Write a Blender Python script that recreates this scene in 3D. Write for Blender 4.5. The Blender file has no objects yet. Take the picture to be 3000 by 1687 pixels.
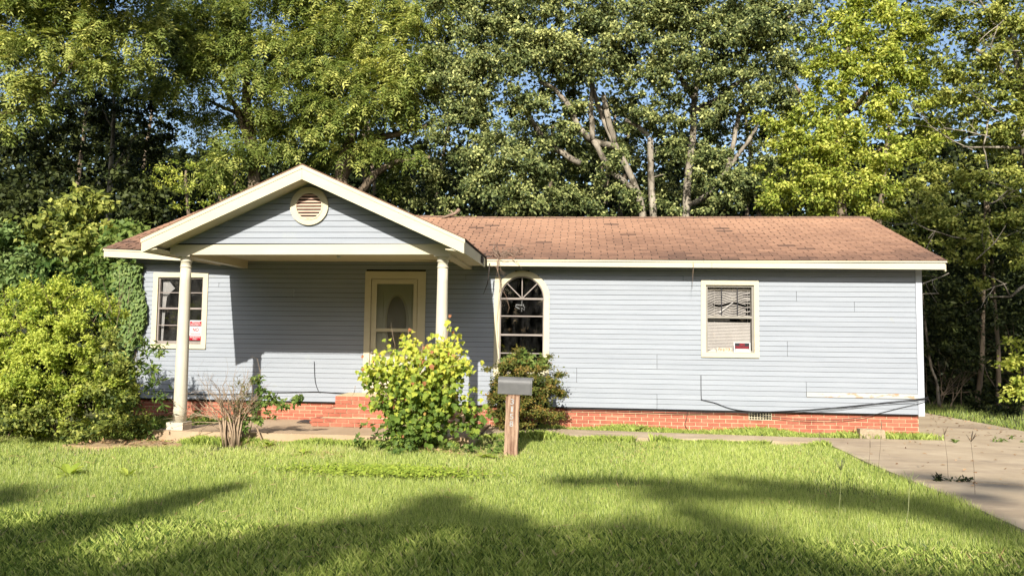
import bpy, bmesh, math, random
import numpy as np
from mathutils import Vector, Matrix

SC = bpy.context.scene
COL = SC.collection
random.seed(7)
RNG = np.random.default_rng(11)
rad = math.radians

# ------------------------------------------------------------------ camera, sky, sun, exposure
F_PX = 2166.0
PITCH, ROLL, YAW = rad(3.7), rad(.74), math.atan(.09)
CAM = Vector((0, -13.66, 1.68))
_fwd = Vector((-math.sin(YAW) * math.cos(PITCH), math.cos(YAW) * math.cos(PITCH), math.sin(PITCH)))
_r0 = Vector((math.cos(YAW), math.sin(YAW), 0))
_u0 = _r0.cross(_fwd)
_rt = _r0 * math.cos(ROLL) + _u0 * math.sin(ROLL)
_up = _u0 * math.cos(ROLL) - _r0 * math.sin(ROLL)
cam_data = bpy.data.cameras.new('camera')
cam_data.sensor_width = 36
cam_data.lens = 36 * F_PX / 3000
cam_data.clip_end = 2000
cam = bpy.data.objects.new('camera', cam_data)
COL.objects.link(cam)
cam.matrix_world = Matrix(((_rt.x, _up.x, -_fwd.x, CAM.x), (_rt.y, _up.y, -_fwd.y, CAM.y),
                           (_rt.z, _up.z, -_fwd.z, CAM.z), (0, 0, 0, 1)))
SC.camera = cam

SUN_DIR = Vector((.18, 2.5, -1.60)).normalized()      # the way the light travels
world = bpy.data.worlds.new('World')
SC.world = world
world.use_nodes = True
wn, wl = world.node_tree.nodes, world.node_tree.links
sky = wn.new('ShaderNodeTexSky')
sky.sky_type = 'NISHITA'
sky.sun_disc = False
sky.sun_elevation = math.asin(-SUN_DIR.z)
sky.sun_rotation = math.atan2(-SUN_DIR.x, -SUN_DIR.y)
sky.air_density = 1.0
sky.dust_density = 1.6
sky.ozone_density = .7
wl.new(sky.outputs[0], wn['Background'].inputs[0])
wn['Background'].inputs[1].default_value = .100
sun_data = bpy.data.lights.new('sun', 'SUN')
sun_data.energy = 5.0
sun_data.angle = rad(.53)
sun_data.color = (1, .945, .83)
sun = bpy.data.objects.new('sun', sun_data)
COL.objects.link(sun)
sun.rotation_euler = SUN_DIR.to_track_quat('-Z', 'Y').to_euler()
vs = SC.view_settings
vs.view_transform = 'Standard'
vs.look = 'None'
vs.exposure = .93
vs.gamma = 1
vs.use_curve_mapping = False
SC.render.engine = 'CYCLES'
SC.cycles.max_bounces = 8
SC.cycles.diffuse_bounces = 4
SC.cycles.transmission_bounces = 4
SC.cycles.transparent_max_bounces = 8
SC.cycles.use_adaptive_sampling = True
SC.cycles.adaptive_threshold = .02


def at(px, py, Y):
    """the point at depth y = Y that the photograph shows at (px, py)"""
    v = _rt * ((px - 1500) / F_PX) + _up * (-(py - 843.5) / F_PX) + _fwd
    return CAM + v * ((Y - CAM.y) / v.y)


# ------------------------------------------------------------------ materials
def _nt(name):
    m = bpy.data.materials.new(name)
    m.use_nodes = True
    n, l = m.node_tree.nodes, m.node_tree.links
    return m, n, l, n['Principled BSDF']


def mat(name, c1, c2=None, scale=4.0, rough=.7, stretch=(1, 1, 1), detail=5, bump=0.0, bscale=60.0, rnd=0.0, lo=.35, hi=.65,
        spots=None, spec=.3, metal=0.0):
    """noise-mixed base colour in world space; rnd: value change per object; spots: (colour, scale, threshold) worn patches"""
    m, n, l, b = _nt(name)
    b.inputs['Roughness'].default_value = rough
    b.inputs['Specular IOR Level'].default_value = spec
    b.inputs['Metallic'].default_value = metal
    g = n.new('ShaderNodeNewGeometry')
    mp = n.new('ShaderNodeVectorMath'); mp.operation = 'MULTIPLY'
    mp.inputs[1].default_value = stretch
    l.new(g.outputs['Position'], mp.inputs[0])
    nz = n.new('ShaderNodeTexNoise')
    nz.inputs['Scale'].default_value = scale
    nz.inputs['Detail'].default_value = detail
    nz.inputs['Roughness'].default_value = .65
    l.new(mp.outputs[0], nz.inputs['Vector'])
    cr = n.new('ShaderNodeValToRGB')
    cr.color_ramp.elements[0].position = lo
    cr.color_ramp.elements[1].position = hi
    cr.color_ramp.elements[0].color = (*c1, 1)
    cr.color_ramp.elements[1].color = (*(c2 or c1), 1)
    l.new(nz.outputs[0], cr.inputs[0])
    out = cr.outputs[0]
    for sp in (spots or ()):
        s2 = n.new('ShaderNodeTexNoise')
        s2.inputs['Scale'].default_value = sp[1]
        s2.inputs['Detail'].default_value = 6
        s2.inputs['Roughness'].default_value = .7
        mv = n.new('ShaderNodeVectorMath'); mv.operation = 'MULTIPLY'
        mv.inputs[1].default_value = sp[3] if len(sp) > 3 else (1, 1, 1)
        l.new(g.outputs['Position'], mv.inputs[0]); l.new(mv.outputs[0], s2.inputs['Vector'])
        r2 = n.new('ShaderNodeValToRGB')
        r2.color_ramp.elements[0].position = sp[2]
        r2.color_ramp.elements[1].position = min(1, sp[2] + (sp[4] if len(sp) > 4 else .04))
        l.new(s2.outputs[0], r2.inputs[0])
        mx = n.new('ShaderNodeMix'); mx.data_type = 'RGBA'
        l.new(r2.outputs[0], mx.inputs[0]); l.new(out, mx.inputs[6])
        mx.inputs[7].default_value = (*sp[0], 1)
        out = mx.outputs[2]
    if rnd:
        oi = n.new('ShaderNodeObjectInfo')
        mr = n.new('ShaderNodeMapRange')
        mr.inputs[3].default_value = 1 - rnd; mr.inputs[4].default_value = 1 + rnd
        l.new(oi.outputs['Random'], mr.inputs[0])
        hs = n.new('ShaderNodeHueSaturation')
        l.new(mr.outputs[0], hs.inputs['Value']); l.new(out, hs.inputs['Color'])
        out = hs.outputs[0]
    l.new(out, b.inputs['Base Color'])
    if bump:
        nb = n.new('ShaderNodeTexNoise'); nb.inputs['Scale'].default_value = bscale
        nb.inputs['Detail'].default_value = 4
        l.new(mp.outputs[0], nb.inputs['Vector'])
        bp = n.new('ShaderNodeBump'); bp.inputs['Strength'].default_value = bump
        bp.inputs['Distance'].default_value = .02
        l.new(nb.outputs[0], bp.inputs['Height']); l.new(bp.outputs[0], b.inputs['Normal'])
    return m


def leaf_mat(name, cols, trans=.4, rough=.5, spec=.14):
    """cols: 3 colours over the per-leaf attribute tint; part of the light goes through the leaf"""
    m, n, l, b = _nt(name)
    a = n.new('ShaderNodeAttribute'); a.attribute_name = 'tint'
    cr = n.new('ShaderNodeValToRGB')
    e = cr.color_ramp.elements
    e[0].position = 0; e[1].position = 1
    e[0].color = (*cols[0], 1); e[1].color = (*cols[-1], 1)
    for i, c in enumerate(cols[1:-1]):
        k = e.new((i + 1) / (len(cols) - 1)); k.color = (*c, 1)
    l.new(a.outputs['Fac'], cr.inputs[0])
    l.new(cr.outputs[0], b.inputs['Base Color'])
    b.inputs['Roughness'].default_value = rough
    b.inputs['Specular IOR Level'].default_value = spec
    tr = n.new('ShaderNodeBsdfTranslucent')
    hs = n.new('ShaderNodeHueSaturation')
    hs.inputs['Hue'].default_value = .49; hs.inputs['Saturation'].default_value = 1.1; hs.inputs['Value'].default_value = 1.15
    l.new(cr.outputs[0], hs.inputs['Color']); l.new(hs.outputs[0], tr.inputs['Color'])
    mx = n.new('ShaderNodeMixShader'); mx.inputs[0].default_value = trans
    l.new(b.outputs[0], mx.inputs[1]); l.new(tr.outputs[0], mx.inputs[2])
    l.new(mx.outputs[0], n['Material Output'].inputs[0])
    return m


def glass_mat(name, dust=.10, dust_hi=.35, scale=3.0, tint=(.97, .96, .95)):
    m, n, l, b = _nt(name)
    t = n.new('ShaderNodeBsdfTransparent'); t.inputs[0].default_value = (*tint, 1)
    gl = n.new('ShaderNodeBsdfGlossy'); gl.inputs['Roughness'].default_value = .5 if name == 'door_screen' else .03
    fr = n.new('ShaderNodeFresnel'); fr.inputs[0].default_value = 1.52
    m1 = n.new('ShaderNodeMixShader')
    l.new(fr.outputs[0], m1.inputs[0]); l.new(t.outputs[0], m1.inputs[1]); l.new(gl.outputs[0], m1.inputs[2])
    g = n.new('ShaderNodeNewGeometry')
    mv = n.new('ShaderNodeVectorMath'); mv.operation = 'MULTIPLY'; mv.inputs[1].default_value = (2.2, 1, .7)
    l.new(g.outputs['Position'], mv.inputs[0])
    nz = n.new('ShaderNodeTexNoise'); nz.inputs['Scale'].default_value = scale; nz.inputs['Detail'].default_value = 8
    nz.inputs['Roughness'].default_value = .75
    l.new(mv.outputs[0], nz.inputs['Vector'])
    mr = n.new('ShaderNodeMapRange'); mr.inputs[1].default_value = .45; mr.inputs[2].default_value = .8
    mr.inputs[3].default_value = dust; mr.inputs[4].default_value = dust_hi
    l.new(nz.outputs[0], mr.inputs[0])
    d = n.new('ShaderNodeBsdfDiffuse'); d.inputs[0].default_value = (.14, .14, .135, 1)
    m2 = n.new('ShaderNodeMixShader')
    l.new(mr.outputs[0], m2.inputs[0]); l.new(m1.outputs[0], m2.inputs[1]); l.new(d.outputs[0], m2.inputs[2])
    l.new(m2.outputs[0], n['Material Output'].inputs[0])
    return m


M = {}
M['siding'] = mat('siding_paint', (.226, .247, .280), (.252, .272, .305), scale=3.2, stretch=(.35, 1, 3.5), rough=.62, bump=.10, bscale=30,
                  rnd=.035, spots=[((.30, .33, .27), 1.1, .66, (1, 1, 1.3), .25), ((.26, .265, .185), 1.5, .655, (1, 1, 1.8), .14), ((.12, .11, .10), 8.0, .715, (1, 1, 1.8), .02)])
M['siding_peeled'] = mat('peeling_siding_paint', (.30, .31, .31), (.34, .35, .345), scale=3.2, stretch=(.35, 1, 3.5), rough=.7,
                  spots=[((.33, .22, .14), 9, .52, (.6, 1, 2.2), .06), ((.12, .08, .06), 14, .66, (.8, 1, 1.5), .03)])
M['cream'] = mat('cream_paint', (.47, .42, .295), (.51, .46, .33), scale=2.5, stretch=(.5, .5, 2), rough=.6, rnd=.02, bump=.05, bscale=25,
                 spots=[((.38, .31, .21), 4.0, .66, (.4, .4, 1.8), .08), ((.20, .16, .12), 7.0, .735, (.7, .7, 1.4), .02)])
M['column'] = mat('column_paint', (.46, .42, .33), (.50, .46, .37), scale=3, rough=.5, rnd=.01)
M['trimwhite'] = mat('corner_paint', (.36, .385, .43), (.385, .41, .455), scale=3, rough=.6)
M['ceil'] = mat('porch_ceiling_paint', (.50, .45, .29), (.54, .49, .33), scale=2, rough=.7)
M['brick'] = mat('red_brick', (.30, .088, .055), (.37, .125, .078), scale=6, rough=.85, bump=.25, bscale=80, rnd=.13,
                 spots=[((.42, .20, .13), 7, .70, (1, 1, 1), .1), ((.17, .045, .035), 4, .62, (1, 1, 1), .15)])
M['mortar'] = mat('mortar', (.44, .345, .215), (.52, .41, .265), scale=12, rough=.95)
def shingle_mat():
    m, n, l, b = _nt('brown_shingle')
    b.inputs['Roughness'].default_value = .95; b.inputs['Specular IOR Level'].default_value = .1
    at_ = n.new('ShaderNodeAttribute'); at_.attribute_name = 'tone'
    g = n.new('ShaderNodeNewGeometry')
    nz = n.new('ShaderNodeTexNoise'); nz.inputs['Scale'].default_value = 4; nz.inputs['Detail'].default_value = 8; nz.inputs['Roughness'].default_value = .75
    l.new(g.outputs['Position'], nz.inputs['Vector'])
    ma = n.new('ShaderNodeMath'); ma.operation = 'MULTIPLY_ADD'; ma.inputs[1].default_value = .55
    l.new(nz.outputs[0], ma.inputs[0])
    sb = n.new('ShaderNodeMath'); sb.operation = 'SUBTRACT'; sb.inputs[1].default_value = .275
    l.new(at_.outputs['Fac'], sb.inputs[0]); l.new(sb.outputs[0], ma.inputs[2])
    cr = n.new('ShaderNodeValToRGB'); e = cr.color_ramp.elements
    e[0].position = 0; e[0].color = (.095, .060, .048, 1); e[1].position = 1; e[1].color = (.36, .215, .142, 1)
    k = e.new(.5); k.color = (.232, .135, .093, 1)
    l.new(ma.outputs[0], cr.inputs[0]); l.new(cr.outputs[0], b.inputs['Base Color'])
    nb = n.new('ShaderNodeTexNoise'); nb.inputs['Scale'].default_value = 160
    l.new(g.outputs['Position'], nb.inputs['Vector'])
    bp = n.new('ShaderNodeBump'); bp.inputs['Strength'].default_value = .4; bp.inputs['Distance'].default_value = .01
    l.new(nb.outputs[0], bp.inputs['Height']); l.new(bp.outputs[0], b.inputs['Normal'])
    return m


M['shingle'] = shingle_mat()
M['felt'] = mat('roof_felt', (.035, .028, .025), (.05, .04, .035), scale=9, rough=.95)
M['concrete'] = mat('concrete', (.31, .24, .16), (.40, .32, .222), scale=1.4, rough=.92, bump=.2, bscale=70, detail=8,
                    spots=[((.19, .14, .10), .5, .50, (.6, 1.8, 1), .22), ((.12, .09, .07), 1.1, .60, (.5, 2.2, 1), .14), ((.42, .35, .26), 2.4, .62, (.6, 1.6, 1), .15), ((.08, .065, .05), 9, .72, (1, 1, 1), .04), ((.15, .11, .085), 3.5, .72, (1, 1, 1), .05)])
M['slab'] = mat('porch_concrete', (.33, .235, .15), (.39, .285, .19), scale=1.8, rough=.92, bump=.15, bscale=60,
                spots=[((.30, .225, .16), .9, .60, (1, 1, 1), .2)])
M['soil'] = mat('soil', (.052, .045, .020), (.085, .072, .032), scale=3, rough=1, bump=.5, bscale=30)
M['ground'] = mat('lawn_earth', (.035, .045, .012), (.08, .08, .025), scale=1.1, rough=1, detail=8, bump=.6, bscale=40,
                  spots=[((.30, .22, .12), 1.3, .70, (1, 1, 1), .08)])
M['dirt'] = mat('bare_dirt', (.26, .17, .09), (.36, .25, .15), scale=7, rough=1, bump=.5, bscale=40)
M['alum'] = mat('weathered_metal', (.20, .17, .155), (.25, .215, .195), scale=5, rough=.5)
M['grayalum'] = mat('grey_window_metal', (.20, .185, .16), (.24, .22, .19), scale=5, rough=.5)
M['glass'] = glass_mat('dusty_glass', .0, .07)
M['glassdirty'] = glass_mat('grimy_glass', .01, .20, scale=2.2)
M['glassclear'] = glass_mat('clear_glass', .0, .03)
M['screen'] = glass_mat('door_screen', .03, .05, tint=(.93, .93, .91))
M['ovalglass'] = mat('frosted_door_glass', (.15, .125, .065), (.18, .15, .08), scale=3, rough=.25, spec=.5)
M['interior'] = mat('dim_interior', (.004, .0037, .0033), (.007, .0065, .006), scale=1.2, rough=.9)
M['blind'] = mat('blind_white', (.36, .35, .345), (.41, .40, .39), scale=4, rough=.5)
M['curtain'] = mat('pale_curtain', (.26, .27, .28), (.36, .36, .36), scale=6, rough=.9)
M['louver'] = mat('louver_paint', (.40, .26, .20), (.47, .33, .25), scale=5, rough=.7)
M['black'] = mat('black_rubber', (.012, .012, .013), (.02, .02, .022), scale=9, rough=.5)
M['dark'] = mat('dark_void', (.010, .009, .008), None, rough=1)
M['mailbox'] = mat('grey_mailbox_paint', (.075, .074, .074), (.098, .097, .097), scale=5, rough=.55, spec=.4, bump=.06, bscale=20,
                   spots=[((.20, .19, .18), 9, .74, (1, 1, 1), .04)])
M['postwood'] = mat('weathered_wood', (.12, .058, .036), (.40, .275, .19), scale=3.4, stretch=(9, 9, .6), rough=.9, bump=.4, bscale=16,
                    spots=[((.10, .05, .035), 2.4, .64, (8, 8, .5), .06)])
M['digit'] = mat('digit_grey', (.24, .255, .265), (.34, .355, .365), scale=20, rough=.4)
M['signwhite'] = mat('sign_white', (.46, .46, .46), None, rough=.4)
M['signred'] = mat('sign_red', (.30, .008, .02), None, rough=.4)
M['signblack'] = mat('sign_black', (.02, .02, .025), None, rough=.4)
M['paper'] = mat('sun_faded_paper', (.40, .37, .31), (.45, .41, .34), scale=9, rough=.9)
M['orange'] = mat('orange_marker', (.42, .10, .025), None, rough=.8)
M['barklight'] = mat('pale_bark', (.16, .135, .105), (.33, .29, .23), scale=4.5, stretch=(1, 1, .35), rough=.95, bump=.8, bscale=16,
                     spots=[((.06, .05, .035), 2.6, .50, (1, 1, .5), .1), ((.07, .08, .04), 6, .60, (1, 1, .6), .1)])
M['bark'] = mat('brown_bark', (.10, .075, .05), (.20, .155, .11), scale=3, stretch=(1, 1, .3), rough=.95, bump=.6, bscale=18,
                spots=[((.05, .04, .025), 2.2, .60, (1, 1, .5), .08)])
M['twig'] = mat('dry_twig', (.22, .155, .10), (.34, .25, .17), scale=9, rough=.9, spots=[((.16, .10, .07), 6, .6, (1, 1, 1), .1)])
M['deadvine'] = mat('dead_vine', (.13, .085, .06), (.27, .19, .14), scale=12, rough=.95)
M['stalk'] = mat('dry_stalk', (.10, .075, .05), (.17, .13, .085), scale=20, rough=.9)
M['lf_stalk'] = mat('pale_stalk', (.30, .33, .14), (.38, .38, .2), scale=20, rough=.9)
M['stone'] = mat('pebbly_block', (.26, .20, .13), (.36, .29, .20), scale=16, rough=.95, bump=.8, bscale=60,
                 spots=[((.20, .16, .11), 28, .60, (1, 1, 1), .06)])
M['vent'] = mat('vent_metal', (.48, .42, .30), None, rough=.6)

M['lf_grass'] = leaf_mat('grass_blades', [(.05, .095, .022), (.25, .325, .064), (.50, .57, .15), (.52, .43, .24)], trans=.36, rough=.42, spec=.4)
M['lf_pecan'] = leaf_mat('pecan_leaves', [(.03, .055, .014), (.165, .21, .045), (.60, .60, .17)], trans=.38)
M['lf_oak'] = leaf_mat('oak_leaves', [(.028, .045, .017), (.15, .185, .062), (.54, .55, .21)], trans=.28, rough=.5, spec=.16)
M['lf_lime'] = leaf_mat('lime_leaves', [(.06, .10, .018), (.27, .33, .05), (.63, .63, .15)], trans=.42)
M['lf_mid'] = leaf_mat('mid_green_leaves', [(.04, .065, .016), (.19, .225, .045), (.52, .52, .14)], trans=.38)
M['lf_dark'] = leaf_mat('shade_dark_leaves', [(.006, .011, .004), (.020, .030, .009), (.075, .090, .026)], trans=.25)  # near-black: the shade deep in foliage is put into the colour
M['lf_back'] = leaf_mat('woodland_leaves', [(.008, .014, .005), (.034, .046, .013), (.15, .165, .048)], trans=.3)  # darkened so the gaps between the crowns look shaded
M['lf_privet'] = leaf_mat('privet_leaves', [(.07, .13, .022), (.28, .36, .05), (.56, .60, .12)], trans=.42)
M['lf_vine'] = leaf_mat('vine_leaves', [(.045, .09, .022), (.12, .18, .04), (.24, .29, .075)], trans=.33)
M['lf_ivy'] = leaf_mat('ivy_leaves', [(.07, .12, .036), (.15, .22, .066), (.25, .31, .105)], trans=.3)
M['lf_round'] = leaf_mat('bronze_green_leaves', [(.04, .062, .015), (.11, .13, .028), (.21, .165, .040), (.32, .17, .055)], trans=.3)
M['lf_maple'] = leaf_mat('maple_leaves', [(.04, .085, .02), (.15, .22, .035), (.42, .47, .07), (.56, .52, .09)], trans=.42)
M['lf_mapletip'] = leaf_mat('red_maple_tips', [(.33, .14, .065), (.42, .20, .09), (.38, .27, .06)], trans=.4)
M['lf_litter'] = leaf_mat('dry_leaves', [(.16, .085, .04), (.30, .18, .09), (.42, .29, .17)], trans=.1, rough=.9)

# ------------------------------------------------------------------ object helpers
ORIGIN = {}


def empty(name, loc, label, cat, group=None):
    o = bpy.data.objects.new(name, None)
    o.empty_display_size = .2
    COL.objects.link(o)
    o.location = loc
    ORIGIN[o.name] = Vector(loc)
    o['label'] = label; o['category'] = cat
    if group: o['group'] = group
    return o


def link(name, me, parent=None, pos=(0, 0, 0), rot=None, scale=None, kind=None):
    o = bpy.data.objects.new(name, me)
    COL.objects.link(o)
    pos = Vector(pos)
    ORIGIN[o.name] = pos
    if parent is not None:
        o.parent = parent
        o.location = pos - ORIGIN[parent.name]
    else:
        o.location = pos
    if rot is not None: o.rotation_euler = rot
    if scale is not None: o.scale = scale
    if kind: o['kind'] = kind
    return o


def tag(o, label, cat, group=None):
    o['label'] = label; o['category'] = cat
    if group: o['group'] = group
    return o


class MB:
    """collects faces of one mesh"""

    def __init__(s):
        s.v, s.f, s.sm = [], [], []

    def add(s, verts, faces, smooth=False):
        k = len(s.v)
        s.v += [tuple(v) for v in verts]
        s.f += [tuple(i + k for i in f) for f in faces]
        s.sm += [smooth] * len(faces)
        return s

    def hexa(s, p):
        """8 corners: 0-3 one end ring, 4-7 the other"""
        return s.add(p, [(3, 2, 1, 0), (4, 5, 6, 7), (0, 1, 5, 4), (1, 2, 6, 5), (2, 3, 7, 6), (3, 0, 4, 7)])

    def box(s, a, b):
        x0, y0, z0 = a; x1, y1, z1 = b
        return s.hexa([(x0, y0, z0), (x1, y0, z0), (x1, y1, z0), (x0, y1, z0), (x0, y0, z1), (x1, y0, z1), (x1, y1, z1), (x0, y1, z1)])

    def prism(s, poly, y0, y1):
        """polygon in x-z, counter-clockwise seen from the front (-y)"""
        n = len(poly)
        v = [(x, y0, z) for x, z in poly] + [(x, y1, z) for x, z in poly]
        f = [tuple(range(n)), tuple(range(2 * n - 1, n - 1, -1))]
        f += [(i, i + n, (i + 1) % n + n, (i + 1) % n) for i in range(n)]
        return s.add(v, f)

    def ring(s, outer, inner, y0, y1, closed=True):
        n = len(outer)
        v = [(x, y0, z) for x, z in outer] + [(x, y0, z) for x, z in inner] + [(x, y1, z) for x, z in outer] + [(x, y1, z) for x, z in inner]
        f = []
        for i in range(n if closed else n - 1):
            j = (i + 1) % n
            f += [(i, j, n + j, n + i), (2 * n + j, 2 * n + i, 3 * n + i, 3 * n + j), (j, i, 2 * n + i, 2 * n + j), (n + i, n + j, 3 * n + j, 3 * n + i)]
        if not closed:
            f += [(0, n, 3 * n, 2 * n), (n - 1, 3 * n - 1, 4 * n - 1, 2 * n - 1)]
        return s.add(v, f)

    def tube(s, pts, radii, n=6, cap=True):
        pts = [Vector(p) for p in pts]
        if isinstance(radii, (int, float)): radii = [radii] * len(pts)
        vs_, fs = [], []
        ref = None
        for i, p in enumerate(pts):
            d = (pts[min(i + 1, len(pts) - 1)] - pts[max(i - 1, 0)])
            d = d.normalized() if d.length > 1e-9 else Vector((0, 0, 1))
            if ref is None:
                ref = d.orthogonal().normalized()
            ref = (ref - d * ref.dot(d))
            ref = ref.normalized() if ref.length > 1e-6 else d.orthogonal().normalized()
            b = d.cross(ref)
            for k in range(n):
                a = 2 * math.pi * k / n
                vs_.append(p + (ref * math.cos(a) + b * math.sin(a)) * radii[i])
        for i in range(len(pts) - 1):
            for k in range(n):
                k2 = (k + 1) % n
                fs.append((i * n + k, i * n + k2, (i + 1) * n + k2, (i + 1) * n + k))
        if cap:
            fs.append(tuple(range(n - 1, -1, -1)))
            fs.append(tuple((len(pts) - 1) * n + k for k in range(n)))
        return s.add(vs_, fs, True)

    def lathe(s, prof, c=(0, 0, 0), n=24):
        vs_, fs = [], []
        for r, z in prof:
            for k in range(n):
                a = 2 * math.pi * k / n
                vs_.append((c[0] + r * math.cos(a), c[1] + r * math.sin(a), c[2] + z))
        for i in range(len(prof) - 1):
            for k in range(n):
                k2 = (k + 1) % n
                fs.append((i * n + k, i * n + k2, (i + 1) * n + k2, (i + 1) * n + k))
        fs.append(tuple(range(n - 1, -1, -1)))
        fs.append(tuple((len(prof) - 1) * n + k for k in range(n)))
        return s.add(vs_, fs, True)

    def mesh(s, name, m):
        me = bpy.data.meshes.new(name)
        me.from_pydata(s.v, [], s.f)
        me.materials.append(m)
        me.polygons.foreach_set('use_smooth', s.sm)
        me.update()
        return me

    def obj(s, name, m, parent=None, kind=None):
        return link(name, s.mesh(name, m), parent, kind=kind)


def box_obj(name, a, b, m, parent=None, kind=None):
    return MB().box(a, b).obj(name, m, parent, kind)


def text_mesh(body, size, m, width=None, bold=True):
    cu = bpy.data.curves.new('lettering', 'FONT')
    cu.body = body; cu.size = size; cu.align_x = 'CENTER'; cu.align_y = 'CENTER'
    cu.extrude = .0008
    if bold: cu.offset = size * .018
    cu.resolution_u = 2
    o = bpy.data.objects.new('lettering', cu)
    COL.objects.link(o)
    bpy.context.view_layer.update()
    me = bpy.data.meshes.new_from_object(o.evaluated_get(bpy.context.evaluated_depsgraph_get()))
    bpy.data.objects.remove(o)
    me.materials.clear(); me.materials.append(m)
    if width:
        xs = [v.co.x for v in me.vertices]
        k = width / (max(xs) - min(xs))
        for v in me.vertices: v.co.x *= k
    return me


# ------------------------------------------------------------------ leaves in bulk
def vnoise(x, y, s, seed):
    r = np.random.default_rng(seed)
    out = 0
    for k in range(6):
        a = r.uniform(0, 6.28); f = s * r.uniform(.6, 1.7)
        out = out + np.sin((x * np.cos(a) + y * np.sin(a)) * f + r.uniform(0, 6.28))
    return out / 3.0


def norm(a):
    return a / np.maximum(np.linalg.norm(a, axis=1, keepdims=True), 1e-9)


def quad_leaves(name, C, T, N, L, W, tint, m, parent=None, kind=None, fold=.18, wide=.5):
    """one mesh of rhombic leaves: C base points, T tip directions, N normals"""
    n = len(C)
    S = norm(np.cross(T, N))
    L = np.asarray(L)[:, None]; W = np.asarray(W)[:, None]
    V = np.empty((n, 4, 3), np.float32)
    V[:, 0] = C
    V[:, 1] = C + T * L * wide + S * W * .5 + N * W * fold
    V[:, 2] = C + T * L
    V[:, 3] = C + T * L * wide - S * W * .5 + N * W * fold
    me = bpy.data.meshes.new(name)
    me.vertices.add(4 * n)
    me.vertices.foreach_set('co', V.ravel())
    me.loops.add(4 * n)
    me.loops.foreach_set('vertex_index', np.arange(4 * n, dtype=np.int32))
    me.polygons.add(n)
    me.polygons.foreach_set('loop_start', np.arange(0, 4 * n, 4, dtype=np.int32))
    a = me.attributes.new('tint', 'FLOAT', 'FACE')
    a.data.foreach_set('value', np.clip(tint, 0, 1).astype(np.float32))
    me.materials.append(m)
    me.update(calc_edges=True)
    return link(name, me, parent, kind=kind)


def rand_dirs(n):
    return norm(RNG.normal(size=(n, 3)))


def clumps_in(lobes, per=9.0, sub=(.28, .55), squash=.85, front=.65):
    """lobes (centre, r) -> sub-clumps (centre, r, outward, tone)"""
    out = []
    for c, r in lobes:
        k = max(4, int(per * r * r + 3))
        d = rand_dirs(k)
        flip = (RNG.random(k) < front) & (d[:, 1] > 0)
        d[flip, 1] *= -1
        rr = r * np.clip(RNG.normal(.78, .26, k), .15, 1.45)
        P = np.array(c) + d * rr[:, None] * np.array([1, .9, squash])
        sr = RNG.uniform(sub[0] * .6, sub[1], k) * (.7 + .3 * min(r, 1.6))
        tone = RNG.normal(0, .11, k)
        for i in range(k):
            out.append((P[i], sr[i], d[i], tone[i]))
    return out


def crown(name, lobes, m, parent, dens=330, leaf=(.12, .05), per=9.0, sub=(.28, .55), droop=.35, up=.45, squash=.85, kind=None, flat=.6,
          tone0=.45, front=.65, jit=.22, wide=.5, spread=.62):
    cl = clumps_in(lobes, per, sub, squash, front)
    Cs, Os, Ts = [], [], []
    for p, r, d, tone in cl:
        k = max(12, int(dens * r * r * 4))
        dd = rand_dirs(k)
        u = np.abs(RNG.normal(0, spread, k)).clip(0, 1.7)
        ax = RNG.uniform(.65, 1.5, 3) * np.array([1, 1, flat])
        q = p + dd * (u * r)[:, None] * ax
        Cs.append(q)
        Os.append(dd * .7 + d * .5)
        Ts.append(tone0 + tone + RNG.normal(0, jit, k) + .12 * dd[:, 2])
    C = np.concatenate(Cs); O = norm(np.concatenate(Os)); t = np.concatenate(Ts)
    n = len(C)
    N = norm(O * .55 + np.array([0, -.15, up]) + RNG.normal(0, .55, (n, 3)))
    T = norm(O * .5 + RNG.normal(0, .7, (n, 3)) + np.array([0, 0, -droop]))
    T = norm(T - N * np.sum(T * N, axis=1, keepdims=True))
    L = leaf[0] * RNG.uniform(.65, 1.3, n); W = leaf[1] * RNG.uniform(.7, 1.25, n)
    return quad_leaves(name, C, T, N, L, W, t, m, parent, kind, wide=wide)


def pinnate(name, lobes, m, parent, dens=26, rach=.34, pairs=4, leaf=(.165, .052), per=9.0, sub=(.3, .55), tone0=.5, kind=None, front=.7):
    """drooping sprays of narrow leaflets"""
    cl = clumps_in(lobes, per, sub, .8, front)
    Cs, Ts, Ns, tt = [], [], [], []
    for p, r, d, tone in cl:
        k = max(6, int(dens * r * r * 4))
        dd = rand_dirs(k)
        q = p + dd * (np.abs(RNG.normal(0, .62, k)).clip(0, 1.6) * r)[:, None] * np.array([1, 1, .7])
        ax = norm(dd * .8 + d * .6 + np.array([0, 0, -.55]) + RNG.normal(0, .35, (k, 3)))
        up = norm(np.array([0, -.35, 1.0]) + RNG.normal(0, .35, (k, 3)))
        side = norm(np.cross(ax, up)); up = np.cross(side, ax)
        tn = .5 + tone + RNG.normal(0, .13, k) + (tone0 - .5)
        for i in range(pairs):
            f = (i + .8) / pairs
            base = q + ax * rach * f - np.array([0, 0, .12]) * f * f * rach * 3
            for sgn in (-1, 1):
                td = norm(side * sgn * .8 + ax * .55 + np.array([0, 0, -.35]) + RNG.normal(0, .12, (k, 3)))
                Cs.append(base); Ts.append(td); Ns.append(norm(up + RNG.normal(0, .25, (k, 3)))); tt.append(tn + RNG.normal(0, .07, k))
    C = np.concatenate(Cs); T = np.concatenate(Ts); N = np.concatenate(Ns); t = np.concatenate(tt)
    n = len(C)
    return quad_leaves(name, C, T, N, leaf[0] * RNG.uniform(.7, 1.2, n), leaf[1] * RNG.uniform(.8, 1.2, n), t, m, parent, kind, wide=.4)


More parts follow.
